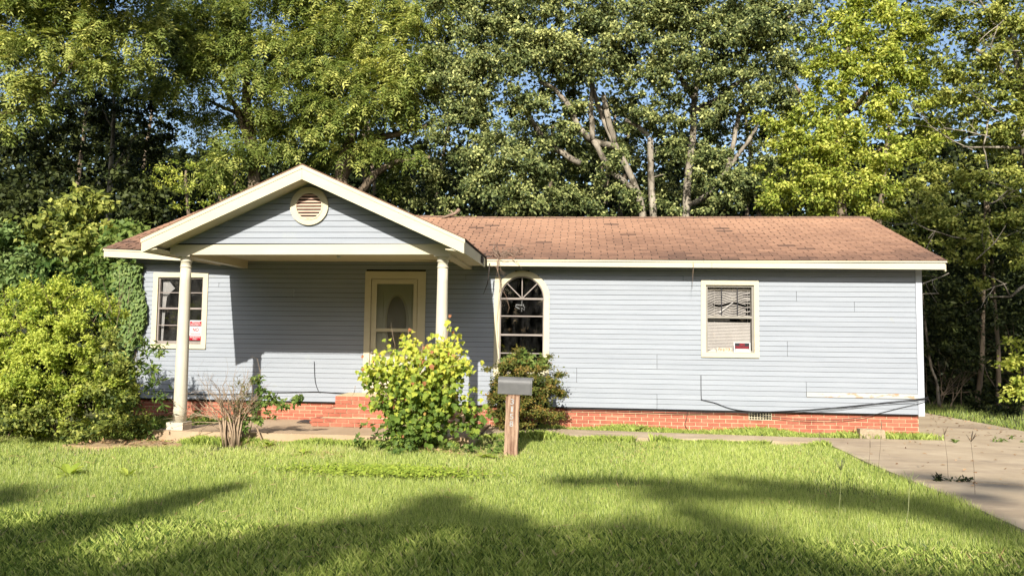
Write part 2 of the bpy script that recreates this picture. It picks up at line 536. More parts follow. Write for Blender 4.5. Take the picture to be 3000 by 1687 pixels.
def limb(mb, a, b, r0, r1, wob=.25, seg=6, n=7, sag=0.0):
    a, b = Vector(a), Vector(b)
    L = (b - a).length
    pts, rs = [], []
    for i in range(seg + 1):
        f = i / seg
        p = a.lerp(b, f)
        if 0 < i < seg:
            p += Vector((random.uniform(-1, 1), random.uniform(-1, 1), random.uniform(-.6, .6))) * wob * L / seg
        p.z += sag * 4 * f * (1 - f)
        pts.append(p); rs.append(r0 + (r1 - r0) * f ** .8)
    mb.tube(pts, rs, n)
    return pts


def twigs(mb, p, d, length, r, depth, n=4, spread=.6, grav=0.0):
    """bare branching twigs"""
    p = Vector(p); d = Vector(d).normalized()
    pts, rs = [p.copy()], [r]
    seg = 4
    for i in range(seg):
        d = (d + Vector((random.gauss(0, 1), random.gauss(0, 1), random.gauss(0, 1))) * .13 + Vector((0, 0, grav))).normalized()
        p = p + d * length / seg
        pts.append(p.copy()); rs.append(r * (1 - .55 * (i + 1) / seg))
    mb.tube(pts, rs, n if depth > 0 else 3, cap=False)
    if depth > 0:
        for k in range(random.choice((2, 3, 3))):
            j = random.randint(1, seg)
            nd = (d + Vector((random.gauss(0, 1), random.gauss(0, 1), random.gauss(0, .8))) * spread).normalized()
            twigs(mb, pts[j], nd, length * random.uniform(.5, .8), rs[j] * .7, depth - 1, n, spread, grav)


# ================================================================== SETTING: ground, slabs
def ground_z(x, y):
    return .018 * np.sin(x * .9 + 1.3) * np.sin(y * .7) + .010 * np.sin(x * 2.7 + y * 1.9)


def ground_sheet():
    xs = np.concatenate([[-260, -120, -60, -35], np.linspace(-22, 20, 85), [35, 60, 120, 260]])
    ys = np.concatenate([[-260, -120, -60, -35], np.linspace(-20, 26, 93), [40, 70, 130, 300]])
    X, Y = np.meshgrid(xs, ys)
    fade = np.clip((-1.2 - Y) / 1.0, 0, 1) * np.clip((4.2 - X) / .6, 0, 1)
    Z = -.012 + ground_z(X, Y) * fade - .02 * fade
    v = np.stack([X, Y, Z], -1).reshape(-1, 3)
    w = len(xs)
    f = [(r * w + c, r * w + c + 1, (r + 1) * w + c + 1, (r + 1) * w + c) for r in range(len(ys) - 1) for c in range(w - 1)]
    o = MB().add(v, f, True).obj('ground', M['ground'], kind='structure')
    return o


ground_sheet()


def slab(name, poly, z0, z1, m, zfun=None):
    n = len(poly)
    zf = zfun or (lambda x, y: z1)
    v = [(x, y, z0) for x, y in poly] + [(x, y, zf(x, y)) for x, y in poly]
    f = [tuple(range(n - 1, -1, -1)), tuple(range(n, 2 * n))] + [(i, (i + 1) % n, (i + 1) % n + n, i + n) for i in range(n)]
    return MB().add(v, f).obj(name, m, kind='structure')


slab('porch_slab', [(-6.62, -2.66), (-5.2, -2.64), (-3.2, -2.60), (-1.62, -2.58), (-1.58, -.03), (-4.6, -.03), (-5.75, -.03), (-6.05, -.9), (-6.5, -1.9)],
     -.1, .15, M['slab'], lambda x, y: .06 + .09 * (-y / 2.6))
slab('front_walk', [(-1.57, -1.34), (1.2, -1.33), (3.98, -1.36), (3.98, -.80), (1.5, -.62), (-1.57, -.36)], -.1, .055, M['concrete'])
DRIVE = [(4.02, -.92), (3.99, -.50), (6.2, -.47), (8.46, -.44), (8.5, -3.0), (8.7, -9), (9.0, -16), (4.35, -16), (4.12, -9), (3.98, -6.5), (4.02, -4.9), (3.95, -3.1)]
CRACK = [(3.99, -4.36), (4.3, -4.22), (4.75, -4.27), (5.2, -4.42), (5.6, -4.38), (6.2, -4.55), (6.9, -4.6), (7.6, -4.82), (8.62, -4.78)]
UP = [(3.99, -.50), (4.02, -.92), (3.95, -3.1)] + [(x, y + .011) for x, y in CRACK] + [(8.5, -3.0), (8.46, -.44), (6.2, -.47)]
LOW = [(x, y - .011) for x, y in CRACK][::-1] + [(4.02, -4.9), (3.98, -6.5), (4.12, -9), (4.35, -16), (9.0, -16), (8.75, -9)]
slab('driveway', UP, -.1, .020, M['concrete'])
slab('driveway', LOW, -.1, .015, M['concrete'])
slab('side_drive', [(6.02, -.455), (8.44, -.425), (8.36, 2.2), (8.05, 4.7), (7.4, 6.4), (6.3, 6.6), (6.02, 3)], -.1, .012, M['concrete'])

# dirt patch beside the big bush
slab('dirt_patch', [(-7.5, -3.35), (-6.9, -3.45), (-6.2, -3.2), (-5.9, -2.95), (-6.4, -2.72), (-7.2, -2.72)], -.06, .012, M['dirt'])

# ================================================================== HOUSE
HX0, HX1 = -8.60, 6.03
SZ0, SH = .40, .0893
NROW = 30
house = empty('house', (-1.3, 3.0, 0), 'single storey pale grey blue sided house with cream trim, brown shingle roof and front porch', 'house')


def lift(x):
    """the eave rises a little towards the left end"""
    return max(0, (-1.5 - x)) ** 1.25 * .0145


wall = empty('wall', (-1.3, 0, 1.6), '', '')
del wall['label'], wall['category']
wall.parent = house; wall.location = Vector((-1.3, 0, 1.6)) - ORIGIN['house']

LW = dict(x0=-8.214, x1=-7.111, z0=1.353, z1=2.82)         # left window, outside of its trim
RW = dict(x0=2.218, x1=3.235, z0=1.343, z1=2.731)
DR = dict(x0=-4.013, x1=-2.851, z0=.42, z1=2.862)
AW = dict(x0=-1.552, x1=-.53, zs=2.372, z0=1.02, cx=-1.041, ro=.515, ri=.414)

core = MB()
# the sheathing behind the boards, in rectangles around the openings
HOLES = [(LW['x0'] + .06, LW['x1'] - .06, LW['z0'] + .06, LW['z1'] - .06), (DR['x0'] + .08, DR['x1'] - .08, DR['z0'] + .02, DR['z1'] - .08),
         (AW['x0'] + .06, AW['x1'] - .06, AW['z0'] + .06, AW['zs'] + .47), (RW['x0'] + .06, RW['x1'] - .06, RW['z0'] + .06, RW['z1'] - .06)]
xs = HX0
for x0, x1, z0, z1 in HOLES:
    core.box((xs, .004, .40), (x0, .12, 3.06))
    if z0 > .5: core.box((x0, .004, .40), (x1, .12, z0))
    core.box((x0, .004, z1), (x1, .12, 3.06))
    xs = x1
core.box((xs, .004, .40), (HX1, .12, 3.06))
# spandrels over the arch
arc = [(AW['cx'] + .46 * math.cos(a), AW['zs'] + .46 * math.sin(a)) for a in np.linspace(math.pi, 0, 17)]
for s in (0, 1):
    part = arc[:9] if s == 0 else arc[8:]
    cxn = AW['x0'] + .061 if s == 0 else AW['x1'] - .061
    poly = part + [(AW['cx'], AW['zs'] + .469), (cxn, AW['zs'] + .469)] if s == 0 else part + [(cxn, AW['zs'] + .469), (AW['cx'], AW['zs'] + .469)]
    poly = poly if s == 0 else poly
    core.prism(poly[::-1], .005, .10)
core.box((HX0, 6.48, .40), (HX1, 6.60, 3.06))
core.box((HX0, .121, .40), (HX0 + .12, 6.479, 3.06))
core.box((HX1 - .12, .121, .40), (HX1, 6.479, 3.06))
core.obj('sheathing', M['dark'], wall)
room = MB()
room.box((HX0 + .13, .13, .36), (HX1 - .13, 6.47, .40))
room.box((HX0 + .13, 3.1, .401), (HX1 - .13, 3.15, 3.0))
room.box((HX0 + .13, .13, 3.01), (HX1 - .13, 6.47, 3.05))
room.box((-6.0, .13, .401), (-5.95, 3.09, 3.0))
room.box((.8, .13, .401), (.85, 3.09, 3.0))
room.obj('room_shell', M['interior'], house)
# panel painted paler to pass for a dim lit doorway behind the arched window
box_obj('inner_doorway', (-1.05, 3.06, .42), (-.35, 3.098, 2.5), mat('doorway_light_paint', (.010, .009, .007), (.015, .013, .010), rough=.9), house)


def board_mesh(x0, x1, z0, z1, y_top=-.004, y_bot=-.013, back=.003):
    return MB().hexa([(x0, y_bot, z0), (x1, y_bot, z0), (x1, back, z0), (x0, back, z0), (x0, y_top, z1), (x1, y_top, z1), (x1, back, z1), (x0, back, z1)])


def spans(z0, z1):
    """free stretches of one siding row"""
    zc = (z0 + z1) / 2
    cuts = []
    for w in (LW, RW):
        if w['z0'] < zc < w['z1']: cuts.append((w['x0'] + .01, w['x1'] - .01))
    if zc < DR['z1']: cuts.append((DR['x0'] + .01, DR['x1'] - .01))
    if AW['z0'] < zc < AW['zs']: cuts.append((AW['x0'] + .01, AW['x1'] - .01))
    elif AW['zs'] <= zc < AW['zs'] + .49:
        h = math.sqrt(max(.50 ** 2 - (zc - AW['zs']) ** 2, 0))
        cuts.append((AW['cx'] - h, AW['cx'] + h))
    cuts.sort()
    out, x = [], HX0
    for a, b in cuts:
        out.append((x, a)); x = b
    out.append((x, HX1 - .085))
    return out


JOINTS = {0: [-5.2, 1.43], 1: [1.43, -5.2], 2: [1.43], 3: [4.05], 4: [4.05], 5: [4.05, -.02], 6: [-.02], 7: [-.02], 8: [1.43], 9: [1.43], 10: [1.43],
          11: [3.73], 12: [3.73], 13: [3.73], 20: [4.9], 21: [4.9], 22: [3.9, -5.4], 23: [3.9, -5.4], 24: [-6.9], 26: [1.9, -2.1]}
for r in range(NROW):
    z0 = SZ0 + r * SH
    z1 = z0 + SH - .0052
    for a, b in spans(z0, z1):
        xsn = [a] + sorted(j for j in JOINTS.get(r, []) if a + .1 < j < b - .1) + [b]
        for i in range(len(xsn) - 1):
            x0 = xsn[i] + (.003 if i else 0); x1 = xsn[i + 1] - (.003 if i < len(xsn) - 2 else 0)
            dz = random.uniform(-.0012, .0012); dy = random.uniform(-.0015, .0015) - (.012 if r == 3 and x0 > 4 else 0)
            MB().add(board_mesh(x0, x1, z0 + dz, z1 + dz, -.004 + dy, -.0125 + dy).v, [(3, 2, 1, 0), (4, 5, 6, 7), (0, 1, 5, 4), (1, 2, 6, 5), (2, 3, 7, 6), (3, 0, 4, 7)]).obj('board', M['siding_peeled'] if r == 3 and x0 > 4 else M['siding'], wall)
# end walls: rows share one mesh per side
me = MB().hexa([(0, 0, 0), (.012, 0, 0), (.012, 6.4, 0), (0, 6.4, 0), (0, 0, SH - .006), (.004, 0, SH - .006), (.004, 6.4, SH - .006), (0, 6.4, SH - .006)]).mesh('board', M['siding'])
for r in range(NROW):
    link('board', me, wall, (HX1 + .001, .10, SZ0 + r * SH))
    link('board', me, wall, (HX0 - .001, 6.5, SZ0 + r * SH), rot=(0, 0, math.pi))
# corner boards
cb = MB(); cb.box((HX1 - .083, -.022, .37), (HX1 + .022, .0029, 3.0)); cb.box((HX1 + .0132, .003, .37), (HX1 + .022, .10, 3.0))
cb.obj('corner_board', M['trimwhite'], wall)
box_obj('corner_board', (HX0 - .022, -.022, .37), (HX0 + .06, .0029, 3.0), M['trimwhite'], wall)
box_obj('drip_board', (HX0, -.006, .372), (HX1 - .09, .06, .3985), M['dark'], wall)

# ---- foundation: single bricks
found = empty('foundation', (-1.3, .05, .2), '', ''); del found['label'], found['category']
found.parent = house; found.location = Vector((-1.3, .05, .2)) - ORIGIN['house']
fm = MB()
fm.box((HX0 + .05, .045, -.15), (HX1 - .06, .20, .37))
fm.box((HX1 - .20, .201, -.15), (HX1 - .06, 6.5, .37))
fm.box((HX0 + .05, .201, -.15), (HX0 + .2, 6.5, .37))
fm.obj('mortar_bed', M['mortar'], found)
BL, BH = .203, .057
PX, PZ = .2135, .0677


def brick_mesh(L):
    return MB().box((0, 0, 0), (L, .09, BH)).mesh('brick', M['brick'])


bm_full, bm_half = brick_mesh(BL), brick_mesh(.096)
VENT = (3.055, 3.455, .236, .372)
front_bricks, rest = [], []
for row in range(6):
    z = .372 - .060 - row * PZ
    x = HX0 + .05 + (0 if row % 2 else -PX / 2)
    while x < HX1 - .06:
        a, b = max(x, HX0 + .05), min(x + BL, HX1 - .062)
        if z + BH > VENT[2] and z < VENT[3]:
            if a < VENT[0] < b: b = VENT[0] - .006
            elif a < VENT[1] < b: a = VENT[1] + .006
            elif VENT[0] <= a and b <= VENT[1]: b = a
        if b - a > .03:
            (front_bricks if ((a > -.4 and row < 5) or (a < -2 and row < 5)) else rest).append((a, b, z))
        x += PX
front_bricks.sort(key=lambda t: (t[0] < -.4, abs(t[0] - 3)))
nb = 0
for a, b, z in front_bricks:
    if nb < 298:
        L = b - a
        me = bm_full if abs(L - BL) < .002 else bm_half
        link('brick', me, found, (a, .038 + random.uniform(-.003, .003), z + random.uniform(-.001, .001)),
             scale=None if abs(L - BL) < .002 else (L / .096, 1, 1))
        nb += 1
    else:
        rest.append((a, b, z))
rb = MB()
for a, b, z in rest: rb.box((a, .039 + random.uniform(-.002, .003), z), (b, .12, z + BH))
for row in range(6):
    z = .372 - .060 - row * PZ
    y = .14 - (0 if row % 2 else PX / 2)
    while y < 6.4:
        rb.box((HX1 - .15, max(y, .131), z), (HX1 - .054, min(y + BL, 6.45), z + BH)); y += PX
rb.obj('brick_courses', M['brick'], found, kind='stuff')
# foundation vent grille
fv = MB()
fv.box((VENT[0], .020, VENT[2]), (VENT[1], .036, VENT[2] + .012)); fv.box((VENT[0], .020, VENT[3] - .012), (VENT[1], .036, VENT[3]))
fv.box((VENT[0], .0201, VENT[2] + .012), (VENT[0] + .012, .036, VENT[3] - .012)); fv.box((VENT[1] - .012, .0201, VENT[2] + .012), (VENT[1], .036, VENT[3] - .012))
for i in range(1, 8):
    x = VENT[0] + (VENT[1] - VENT[0]) * i / 8
    fv.box((x - .005, .021, VENT[2] + .012), (x + .005, .035, VENT[3] - .012))
for i in range(1, 3):
    z = VENT[2] + (VENT[3] - VENT[2]) * i / 3
    fv.box((VENT[0] + .012, .022, z - .005), (VENT[1] - .012, .034, z + .005))
fv.obj('vent_grille', M['vent'], found)
box_obj('vent_shade_sheet', (VENT[0], .0405, VENT[2]), (VENT[1], .0445, VENT[3]), M['dark'], found)  # dark sheet on the mortar stands for the shaded opening behind the grille

# ---- brick stoop at the door, three stepped tiers
stoop = empty('stoop', (-3.4, -.7, .1), '', ''); del stoop['label'], stoop['category']
stoop.parent = house; stoop.location = Vector((-3.4, -.7, .1)) - ORIGIN['house']
TIERS = [(-4.50, -2.0, -1.32, .04, .24), (-4.40, -2.1, -1.06, .24, .375), (-4.28, -2.2, -.78, .375, .575)]
sm_ = MB()
for x0, x1, y, z0, z1 in TIERS: sm_.box((x0 + .012, y + .012, z0 - .05), (x1 - .012, -.03, z1 - .008))
sm_.obj('mortar_bed', M['mortar'], stoop)
for x0, x1, y, z0, z1 in TIERS:
    nr = round((z1 - z0) / PZ)
    for r in range(nr):
        z = z1 - (r + 1) * PZ + .008
        x = x0 - (random.choice((0, .1)) if r % 2 else 0) * 0 - (PX / 2 if r % 2 else 0)
        while x < x1:
            a, b = max(x, x0), min(x + BL, x1)
            if b - a > .03:
                L = b - a
                link('brick', bm_full if abs(L - BL) < .002 else bm_half, stoop, (a, y + random.uniform(-.006, .004), z), scale=None if abs(L - BL) < .002 else (L / .096, 1, 1))
            x += PX
        # left return
        yy = y + .1
        while yy < -.25:
            link('brick', bm_full, stoop, (x0 + .0905, yy, z + .0003), rot=(0, 0, math.pi / 2)); yy += PX
    # bricks on edge as treads
box_obj('tread', (-4.27, -.77, .5755), (-2.21, -.03, .583), M['mortar'], stoop)

# ---- windows
def frame_parts(win, x0, x1, z0, z1, w, y0, y1, m, name='frame'):
    f = MB()
    f.box((x0, y0, z0), (x0 + w, y1, z1)); f.box((x1 - w, y0, z0), (x1, y1, z1))
    f.box((x0 + w, y0 + .001, z0), (x1 - w, y1, z0 + w)); f.box((x0 + w, y0 + .001, z1 - w), (x1 - w, y1, z1))
    return f.obj(name, m, win)


def casing(win, w, ts, tt, tb):
    for nm, a, b in (('casing', (w['x0'], -.030, w['z0'] + tb), (w['x0'] + ts, -.002, w['z1'] - tt)),
                     ('casing', (w['x1'] - ts, -.030, w['z0'] + tb), (w['x1'], -.002, w['z1'] - tt)),
                     ('casing', (w['x0'], -.031, w['z1'] - tt), (w['x1'], -.002, w['z1'])),
                     ('sill', (w['x0'], -.036, w['z0']), (w['x1'], -.002, w['z0'] + tb))):
        box_obj(nm, a, b, M['cream'], win)


def sub_empty(name, loc):
    e = bpy.data.objects.new(name, None); COL.objects.link(e)
    ORIGIN[e.name] = Vector(loc); e.parent = house; e.location = Vector(loc) - ORIGIN['house']
    return e


# left window
w1 = sub_empty('window', (-7.66, 0, 1.4)); w1['label'] = 'four light window behind the porch column with dusty panes'
casing(w1, LW, .095, .093, .085)
gx0, gx1, gz0, gz1 = LW['x0'] + .095, LW['x1'] - .095, LW['z0'] + .085, LW['z1'] - .093
frame_parts(w1, gx0, gx1, gz0, gz1, .028, .005, .06, M['alum'])
box_obj('lower_rail', (gx0 + .028, .004, gz0 + .028), (gx1 - .028, .05, gz0 + .062), M['alum'], w1)
zs = [gz0 + .062, 1.80, 2.125, 2.43, gz1 - .028]
box_obj('meeting_rail', (gx0 + .028, -.002, 2.108), (gx1 - .028, .055, 2.142), M['alum'], w1)
for z in (1.80, 2.43): box_obj('muntin', (gx0 + .028, .012, z - .008), (gx1 - .028, .045, z + .008), M['alum'], w1)
for i in range(4):
    box_obj('pane', (gx0 + .028, .030, zs[i] + .008), (gx1 - .028, .034, zs[i + 1] - .008), M['glassdirty'], w1)
# pale curtain scrap at the left of the upper sash
cpts = [(gx0 + .03, 2.15), (gx0 + .10, 2.15), (gx0 + .12, 2.35), (gx0 + .20, 2.45), (gx0 + .28, 2.52), (gx0 + .22, 2.58), (gx0 + .16, 2.66), (gx0 + .03, 2.70)]
MB().prism(cpts, .10, .106).obj('curtain', M['curtain'], w1)
MB().prism([(gx0 + .03, 1.5), (gx0 + .075, 1.5), (gx0 + .09, 1.9), (gx0 + .10, 2.148), (gx0 + .03, 2.148)], .10, .106).obj('curtain', M['curtain'], w1)

# arched window
w2 = sub_empty('window', (AW['cx'], 0, 1.1)); w2['label'] = 'tall arched window with sunburst top and a star shaped hole in one pane'
for xa, xb in ((AW['x0'], AW['x0'] + .10), (AW['x1'] - .10, AW['x1'])):
    box_obj('casing', (xa, -.030, AW['z0']), (xb, -.002, AW['zs']), M['cream'], w2)
A = np.linspace(0, math.pi, 33)
MB().ring([(AW['cx'] + AW['ro'] * math.cos(a), AW['zs'] + AW['ro'] * math.sin(a)) for a in A],
          [(AW['cx'] + AW['ri'] * math.cos(a), AW['zs'] + AW['ri'] * math.sin(a)) for a in A], -.031, -.002, closed=False).obj('arch_casing', M['cream'], w2)
box_obj('sill', (AW['x0'], -.034, AW['z0'] - .09), (AW['x1'], -.002, AW['z0'] - .001), M['cream'], w2)
# the square corner block left of the arch springing
MB().prism([(AW['x0'] + .005, AW['zs'] + .003), (AW['x0'] + .012, AW['zs'] + .005), (AW['x0'] + .10, AW['zs'] + .30), (AW['x0'] + .13, AW['zs'] + .40), (AW['x0'] + .005, AW['zs'] + .40)], -.020, -.0135).obj('corner_block', M['cream'], w2)
ax0, ax1 = AW['cx'] - AW['ri'], AW['cx'] + AW['ri']
MB().ring([(AW['cx'] + (AW['ri'] + .01) * math.cos(a), AW['zs'] + (AW['ri'] + .01) * math.sin(a)) for a in A],
          [(AW['cx'] + (AW['ri'] - .022) * math.cos(a), AW['zs'] + (AW['ri'] - .022) * math.sin(a)) for a in A], .004, .05, closed=False).obj('arch_frame', M['alum'], w2)
for xa, xb in ((ax0 - .01, ax0 + .024), (ax1 - .024, ax1 + .01)):
    box_obj('frame', (xa, .004, AW['z0']), (xb, .05, AW['zs'] - .021), M['alum'], w2)
box_obj('transom_bar', (ax0 - .01, -.004, AW['zs'] - .02), (ax1 + .01, .05, AW['zs'] + .012), M['alum'], w2)
box_obj('muntin', (ax0 + .024, .010, 2.036), (ax1 - .024, .045, 2.056), M['alum'], w2)
box_obj('meeting_rail', (ax0 + .024, .002, 1.682), (ax1 - .024, .05, 1.716), M['alum'], w2)
box_obj('muntin', (ax0 + .024, .010, 1.352), (ax1 - .024, .045, 1.37), M['alum'], w2)
for a in (rad(45), rad(90), rad(135)):
    d = (math.cos(a), math.sin(a)); s = (-d[1], d[0]); h = .0085
    o_, e_ = .02, AW['ri'] - .018
    MB().prism([(AW['cx'] + d[0] * o_ - s[0] * h, AW['zs'] + d[1] * o_ - s[1] * h), (AW['cx'] + d[0] * e_ - s[0] * h, AW['zs'] + d[1] * e_ - s[1] * h),
                (AW['cx'] + d[0] * e_ + s[0] * h, AW['zs'] + d[1] * e_ + s[1] * h), (AW['cx'] + d[0] * o_ + s[0] * h, AW['zs'] + d[1] * o_ + s[1] * h)], .008, .03).obj('sunburst_bar', M['alum'], w2)
R_ = AW['ri'] - .022
for i in range(4):
    aa = np.linspace(rad(45 * i), rad(45 * (i + 1)), 7)
    poly = [(AW['cx'], AW['zs'] + .012)] + [(AW['cx'] + R_ * math.cos(a), max(AW['zs'] + .012, AW['zs'] + R_ * math.sin(a))) for a in aa]
    MB().prism(poly, .031, .034).obj('pane', M['glass'], w2)
zz = [AW['z0'], 1.352, 1.682, 2.036, AW['zs'] - .02]
for i in range(4):
    lo = zz[i] + (.018 if i else 0)
    if i == 2:
        box_obj('pane', (ax0 + .024, .030, 1.716), (ax1 - .024, .034, 2.036), M['glass'], w2)
    elif i == 1:
        box_obj('pane', (ax0 + .024, .030, 1.37), (ax1 - .024, .034, 1.682), M['glass'], w2)
    else:
        box_obj('pane', (ax0 + .024, .030, lo if i == 0 else 2.056), (ax1 - .024, .034, zz[i + 1]), M['glass'], w2)
# broken glass edge and milky scratch around the hole
cx, cz = -1.085, 2.225
MB().prism([(cx - .075, cz + .005), (cx - .06, cz - .02), (cx + .02, cz - .05), (cx + .035, cz + .018), (cx - .04, cz + .032)], .0275, .0295).obj('dark_hole_patch', M['dark'], w2)  # dark patch laid on the pane stands for the unlit room behind
edge = MB()
edge.prism([(cx - .085, cz + .012), (cx - .06, cz + .042), (cx + .05, cz + .030), (cx + .055, cz + .015), (cx - .045, cz + .026)], .0255, .027)
edge.prism([(cx - .085, cz + .012), (cx - .06, cz - .005), (cx + .005, cz - .038), (cx - .005, cz - .05), (cx - .075, cz - .012)], .0251, .0269)
for k in range(9):
    x = cx + .06 + random.uniform(-.03, .03); z = cz + .11 - k * .022
    edge.prism([(x, z), (x + random.uniform(.008, .02), z - .002), (x + random.uniform(.006, .012), z - .03), (x + .003, z - .028)], .0261 + k * .00005, .0272)
edge.obj('broken_edge', mat('glass_edge', (.13, .135, .135), (.2, .2, .2), scale=30, rough=.4), w2)

# right window with damaged blinds
w3 = sub_empty('window', (2.73, 0, 1.4)); w3['label'] = 'grey metal window with bent white blinds behind it'
casing(w3, RW, .082, .085, .085)
gx0, gx1, gz0, gz1 = RW['x0'] + .082, RW['x1'] - .082, RW['z0'] + .085, RW['z1'] - .085
f3 = frame_parts(w3, gx0, gx1, gz0, gz1, .036, .004, .06, M['grayalum'])
box_obj('meeting_rail', (gx0 + .036, -.002, 2.045), (gx1 - .036, .055, 2.09), M['grayalum'], w3)
for x in (gx0 + .29, gx0 + .57): box_obj('muntin', (x - .006, .020, 2.09), (x + .006, .03, gz1 - .036), M['signblack'], w3)
box_obj('pane', (gx0 + .036, .034, 2.09), (gx1 - .036, .038, gz1 - .036), M['glassclear'], w3)
box_obj('pane', (gx0 + .036, .034, gz0 + .036), (gx1 - .036, .038, 2.045), M['glassclear'], w3)
box_obj('blind_head', (gx0 + .04, .075, gz1 - .095), (gx1 - .04, .11, gz1 - .04), M['grayalum'], w3)


def slat(x0, x1, zf, w=.0170, tilt=.6, n=10, y=.095):
    v, f = [], []
    for i in range(n + 1):
        x = x0 + (x1 - x0) * i / n
        z = zf(x)
        v += [(x, y - w / 2 * math.cos(tilt), z - w / 2 * math.sin(tilt)), (x, y + w / 2 * math.cos(tilt), z + w / 2 * math.sin(tilt)),
              (x, y - w / 2 * math.cos(tilt) - .0008, z - w / 2 * math.sin(tilt) + .0012), (x, y + w / 2 * math.cos(tilt) - .0008, z + w / 2 * math.sin(tilt) + .0012)]
    for i in range(n):
        a, b = 4 * i, 4 * i + 4
        f += [(a, a + 1, b + 1, b), (a + 2, b + 2, b + 3, a + 3), (a, b, b + 2, a + 2), (a + 1, a + 3, b + 3, b + 1)]
    return MB().add(v, f).obj('blind_slat', M['blind'], w3)


sx0, sx1 = gx0 + .042, gx1 - .042
for i in range(17):
    z = gz1 - .115 - i * .0292
    ph = i / 17
    skip = i == 8
    amp = .012 + .016 * math.sin(ph * math.pi)
    zf = lambda x, z=z, amp=amp, i=i: z + amp * math.cos((x - sx0) / (sx1 - sx0) * 2 * math.pi * 1.55 + .4) + (.010 * math.sin(i * 1.7)) * max(0, (x - sx1 + .14) / .14) * 1.6
    xe = sx1 if random.random() > .3 or i < 6 else sx1 - .08
    if skip: xe = sx0 + .11
    slat(sx0, xe, zf, tilt=1.0 if not 6 < i < 11 else .75)
MB().hexa([(sx0 + .20, .062, 2.155), (sx0 + .225, .062, 2.140), (sx0 + .225, .064, 2.140), (sx0 + .20, .064, 2.155),
           (sx0 + .455, .062, 2.345), (sx0 + .462, .062, 2.335), (sx0 + .462, .064, 2.335), (sx0 + .455, .064, 2.345)]).obj('loose_slat', M['signwhite'], w3)
box_obj('bottom_rail', (sx0, .078, 2.005), (sx0 + .40, .105, 2.030), M['blind'], w3)
for i in range(19):
    z = 1.965 - i * .0268
    slat(sx0, sx1, lambda x, z=z, i=i: z - .006 * (x - sx0) * (1 - i / 19), n=4, tilt=1.1, w=.0215)
for x in (sx0 + .13, sx0 + .72, sx0 + .765):
    box_obj('blind_cord', (x - .002, .079, 1.6 if x < sx0 + .7 else 1.93), (x + .002, .0815, gz1 - .10), M['blind'], w3)

# signs and paper in the windows
def sign_plate(name, x0, x1, z0, z1, y, m, parent):
    return box_obj(name, (x0, y - .003, z0), (x1, y, z1), m, parent)


s1 = empty('warning_sign', (-7.32, -.03, 1.52), 'white and red private property sign in the window behind the left porch column', 'sign')
sx_0, sx_1 = -7.462, -7.205
sz0_, sz1_ = 1.518, 1.90
sign_plate('panel', sx_0, sx_1, sz0_, sz1_, -.006, M['signwhite'], s1)
sign_plate('red_band', sx_0 + .018, sx_1 - .003, sz1_ - .105, sz1_ - .022, -.0095, M['signred'], s1)
sign_plate('red_band', sx_0 + .008, sx_1 - .006, sz0_ + .002, sz0_ + .082, -.0095, M['signred'], s1)
sign_plate('divider', sx_0 + .008, sx_1 - .003, sz1_ - .113, sz1_ - .108, -.0095, M['signblack'], s1)


def lettering(body, size, m, cxz, y, width, parent, bold=True):
    me = text_mesh(body, size, m, width, bold)
    return link('lettering', me, parent, (cxz[0], y, cxz[1]), rot=(math.pi / 2, 0, 0))


smx = (sx_0 + sx_1) / 2
lettering('PRIVATE', .040, M['signwhite'], (smx + .006, sz1_ - .045), -.0142, .155, s1)
lettering('PROPERTY', .036, M['signwhite'], (smx + .006, sz1_ - .084), -.0142, .205, s1)
lettering('NO', .098, M['signred'], (smx + .006, sz1_ - .185), -.0107, .118, s1)
lettering('TRESPASSING', .034, M['signred'], (smx, sz1_ - .260), -.0107, .212, s1, False)
lettering('RESIDENTS', .036, M['signwhite'], (smx, sz0_ + .058), -.0142, .205, s1)
lettering('ONLY', .036, M['signwhite'], (smx, sz0_ + .022), -.0142, .098, s1)

s2 = empty('no_trespassing_sign', (3.0, -.02, 1.44), 'small black and red no trespassing sign with a white border in the window with blinds', 'sign')
tx0, tx1, tz0, tz1 = 2.792, 3.086, 1.435, 1.622
sign_plate('panel', tx0, tx1, tz0, tz1, -.006, M['signwhite'], s2)
sign_plate('black_field', tx0 + .020, tx1 - .020, tz0 + .066, tz1 - .018, -.0095, M['signblack'], s2)
for a, b in (((tx0 + .02, tz0 + .018), (tx0 + .028, tz0 + .066)), ((tx1 - .028, tz0 + .018), (tx1 - .02, tz0 + .066)), ((tx0 + .028, tz0 + .016), (tx1 - .028, tz0 + .019))):
    sign_plate('black_edge', a[0], b[0], a[1], b[1], -.0095, M['signblack'], s2)
mid = (tx0 + tx1) / 2
lettering('NO', .062, M['signred'], (mid, tz1 - .048), -.0142, .085, s2)
lettering('TRESPASSING', .056, M['signred'], (mid, tz1 - .098), -.0142, .245, s2)

s3 = empty('paper_note', (2.62, -.02, 1.43), 'faded paper strip with orange scribbles on the sill of the window with blinds', 'note')
MB().prism([(2.49, 1.432), (2.772, 1.430), (2.765, 1.50), (2.74, 1.515), (2.56, 1.512), (2.50, 1.524)], -.0105, -.0085).obj('sheet', M['paper'], s3)
sc = MB()
random.seed(5)
for k in range(16):
    x = 2.512 + k * .0155
    z = 1.445 + random.uniform(0, .03)
    w = random.uniform(.004, .008)
    sk = random.uniform(-.02, .02)
    sc.prism([(x, z), (x + w, z), (x + w + sk, z + .045), (x + sk, z + .045)], -.0125 - k * .00003, -.0108)
sc.obj('orange_marks', M['orange'], s3)
MB().prism([(2.345, 1.434), (2.48, 1.431), (2.475, 1.47), (2.44, 1.50), (2.40, 1.475), (2.35, 1.455)], -.0100, -.0082).obj('torn_scrap', M['paper'], s3)

